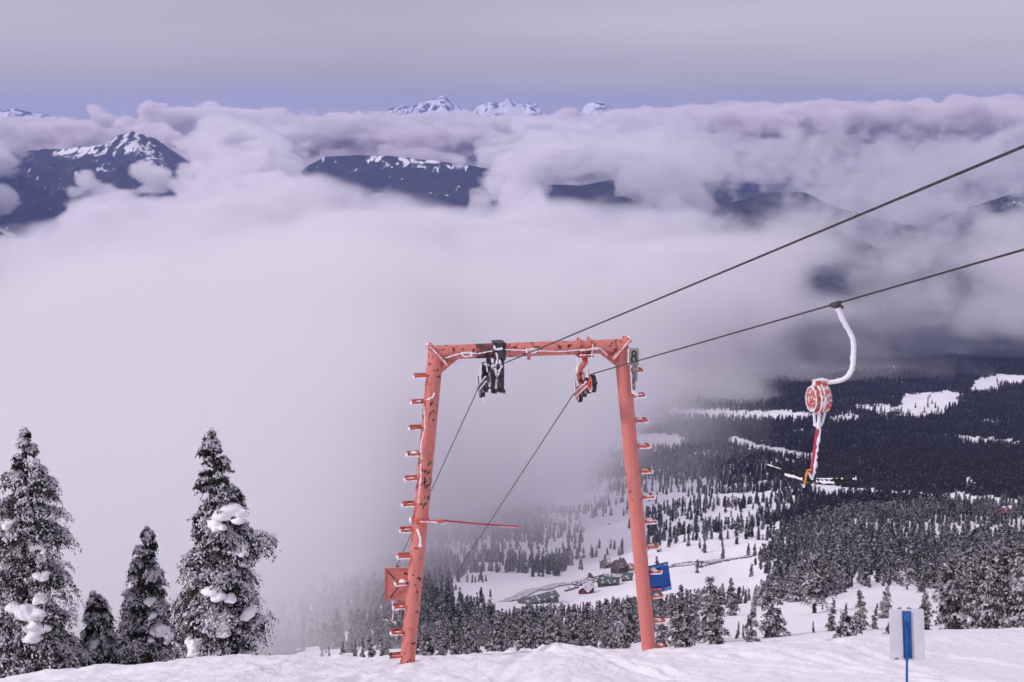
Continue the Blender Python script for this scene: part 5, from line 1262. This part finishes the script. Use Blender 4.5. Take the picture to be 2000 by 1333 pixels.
for i, c in enumerate(dense):
    d_ = (dense[min(i + 2, len(dense) - 1)] - dense[max(i - 2, 0)]); d_.z = 0; d_.normalize(); sd_ = Vector((-d_.y, d_.x, 0))
    for j in range(7):
        w_ = (j - 3) * 1.7; P_ = c + sd_ * w_; zz = float(height(np.array([P_.x]), np.array([P_.y]))[0]); RV.append((P_.x, P_.y, zz + (0.25 if abs(j - 3) < 3 else 0.9)))
for i in range(len(dense) - 1):
    for j in range(6): RF.append((i * 7 + j, i * 7 + j + 1, (i + 1) * 7 + j + 1, (i + 1) * 7 + j))
M_road = noise_mix(mat('ploughed_snow', (0.5, 0.48, 0.5), 0.8), (0.38, 0.36, 0.38), (0.66, 0.64, 0.67), 0.25)
tag(mesh_np('road', RV, np.array(RF), M_road, smooth=True), kind='structure', label='ploughed snowy road through the ski village')
M_glass = mat('car_glass', (0.02, 0.02, 0.025), 0.15)
carm = [noise_mix(mat('car_paint', c, 0.35), tuple(q * 0.85 for q in c), c, 1.5) for c in ((0.02, 0.02, 0.025), (0.10, 0.10, 0.11), (0.18, 0.03, 0.03), (0.03, 0.05, 0.10), (0.06, 0.05, 0.045))]
car_proto = {}
def car(px, row, rz, k, label, group):
    g = ground_hit(px, row)
    if g is None: return
    root = empty('parked_car', Vector(g), rz); tag(root, label, 'car', group)
    if k not in car_proto:
        mb = MB(); L_, W_ = 2.25, 0.9
        side = [(-L_, 0.35), (-L_, 0.95), (-1.9, 1.05), (-1.55, 1.6), (0.55, 1.62), (1.15, 1.05), (2.15, 0.9), (L_, 0.35)]
        n = len(side); V = [Vector((x, y, z)) for y in (-W_, W_) for x, z in side]
        mb.add(V, [tuple(range(n)), tuple(range(2 * n - 1, n - 1, -1))] + [(i, n + i, n + (i + 1) % n, (i + 1) % n) for i in range(n)]); body = mb.build('body', carm[k], root, bevel=0.05)
        mb = MB(); mb.box((-0.4, 0, 1.33), (2.1, 1.84, 0.36)); mb.build('window', M_glass, root)
        parts = [body, root.children[-1]]
        for x in (-1.4, 1.4):
            for y in (-0.85, 0.85): mb = MB(); mb.lathe((x, y, 0.33), (0, 1, 0), [(-0.1, 0.15), (-0.1, 0.33), (0.1, 0.33), (0.1, 0.15)], 12); mb.build('wheel', M_rubber, root)
        mb = MB(); mb.box((-0.5, 0, 1.66), (1.9, 1.6, 0.14)); mb.build('roof_snow', M_snow, root, bevel=0.05)
        car_proto[k] = root
    else:
        for ch in car_proto[k].children: c = ch.copy(); sc.collection.objects.link(c); c.parent = root
random.seed(3)
for i in range(26):
    t = i / 25; px = 1106 + 62 * t + random.uniform(-2, 2); row = 1152 - 19 * t + random.choice((-3.5, 0, 3.5))
    car(px, row, random.uniform(1.2, 1.9) + 0.6, random.randrange(5), 'dark car parked in the rows between the long shed and the main lodge', 'cars parked in the village')
for (x0, y0, x1, y1, n) in ((1314, 1106, 1372, 1099, 15), (1362, 1110, 1466, 1089, 20)):
    for i in range(n):
        if random.random() < 0.12: continue
        t = i / (n - 1); car(x0 + (x1 - x0) * t, y0 + (y1 - y0) * t - 2 * math.sin(t * 3.1), random.uniform(1.3, 1.8), random.randrange(5), 'car in the long line parked along the snowy road right of the blue plate', 'cars parked along the snowy road')
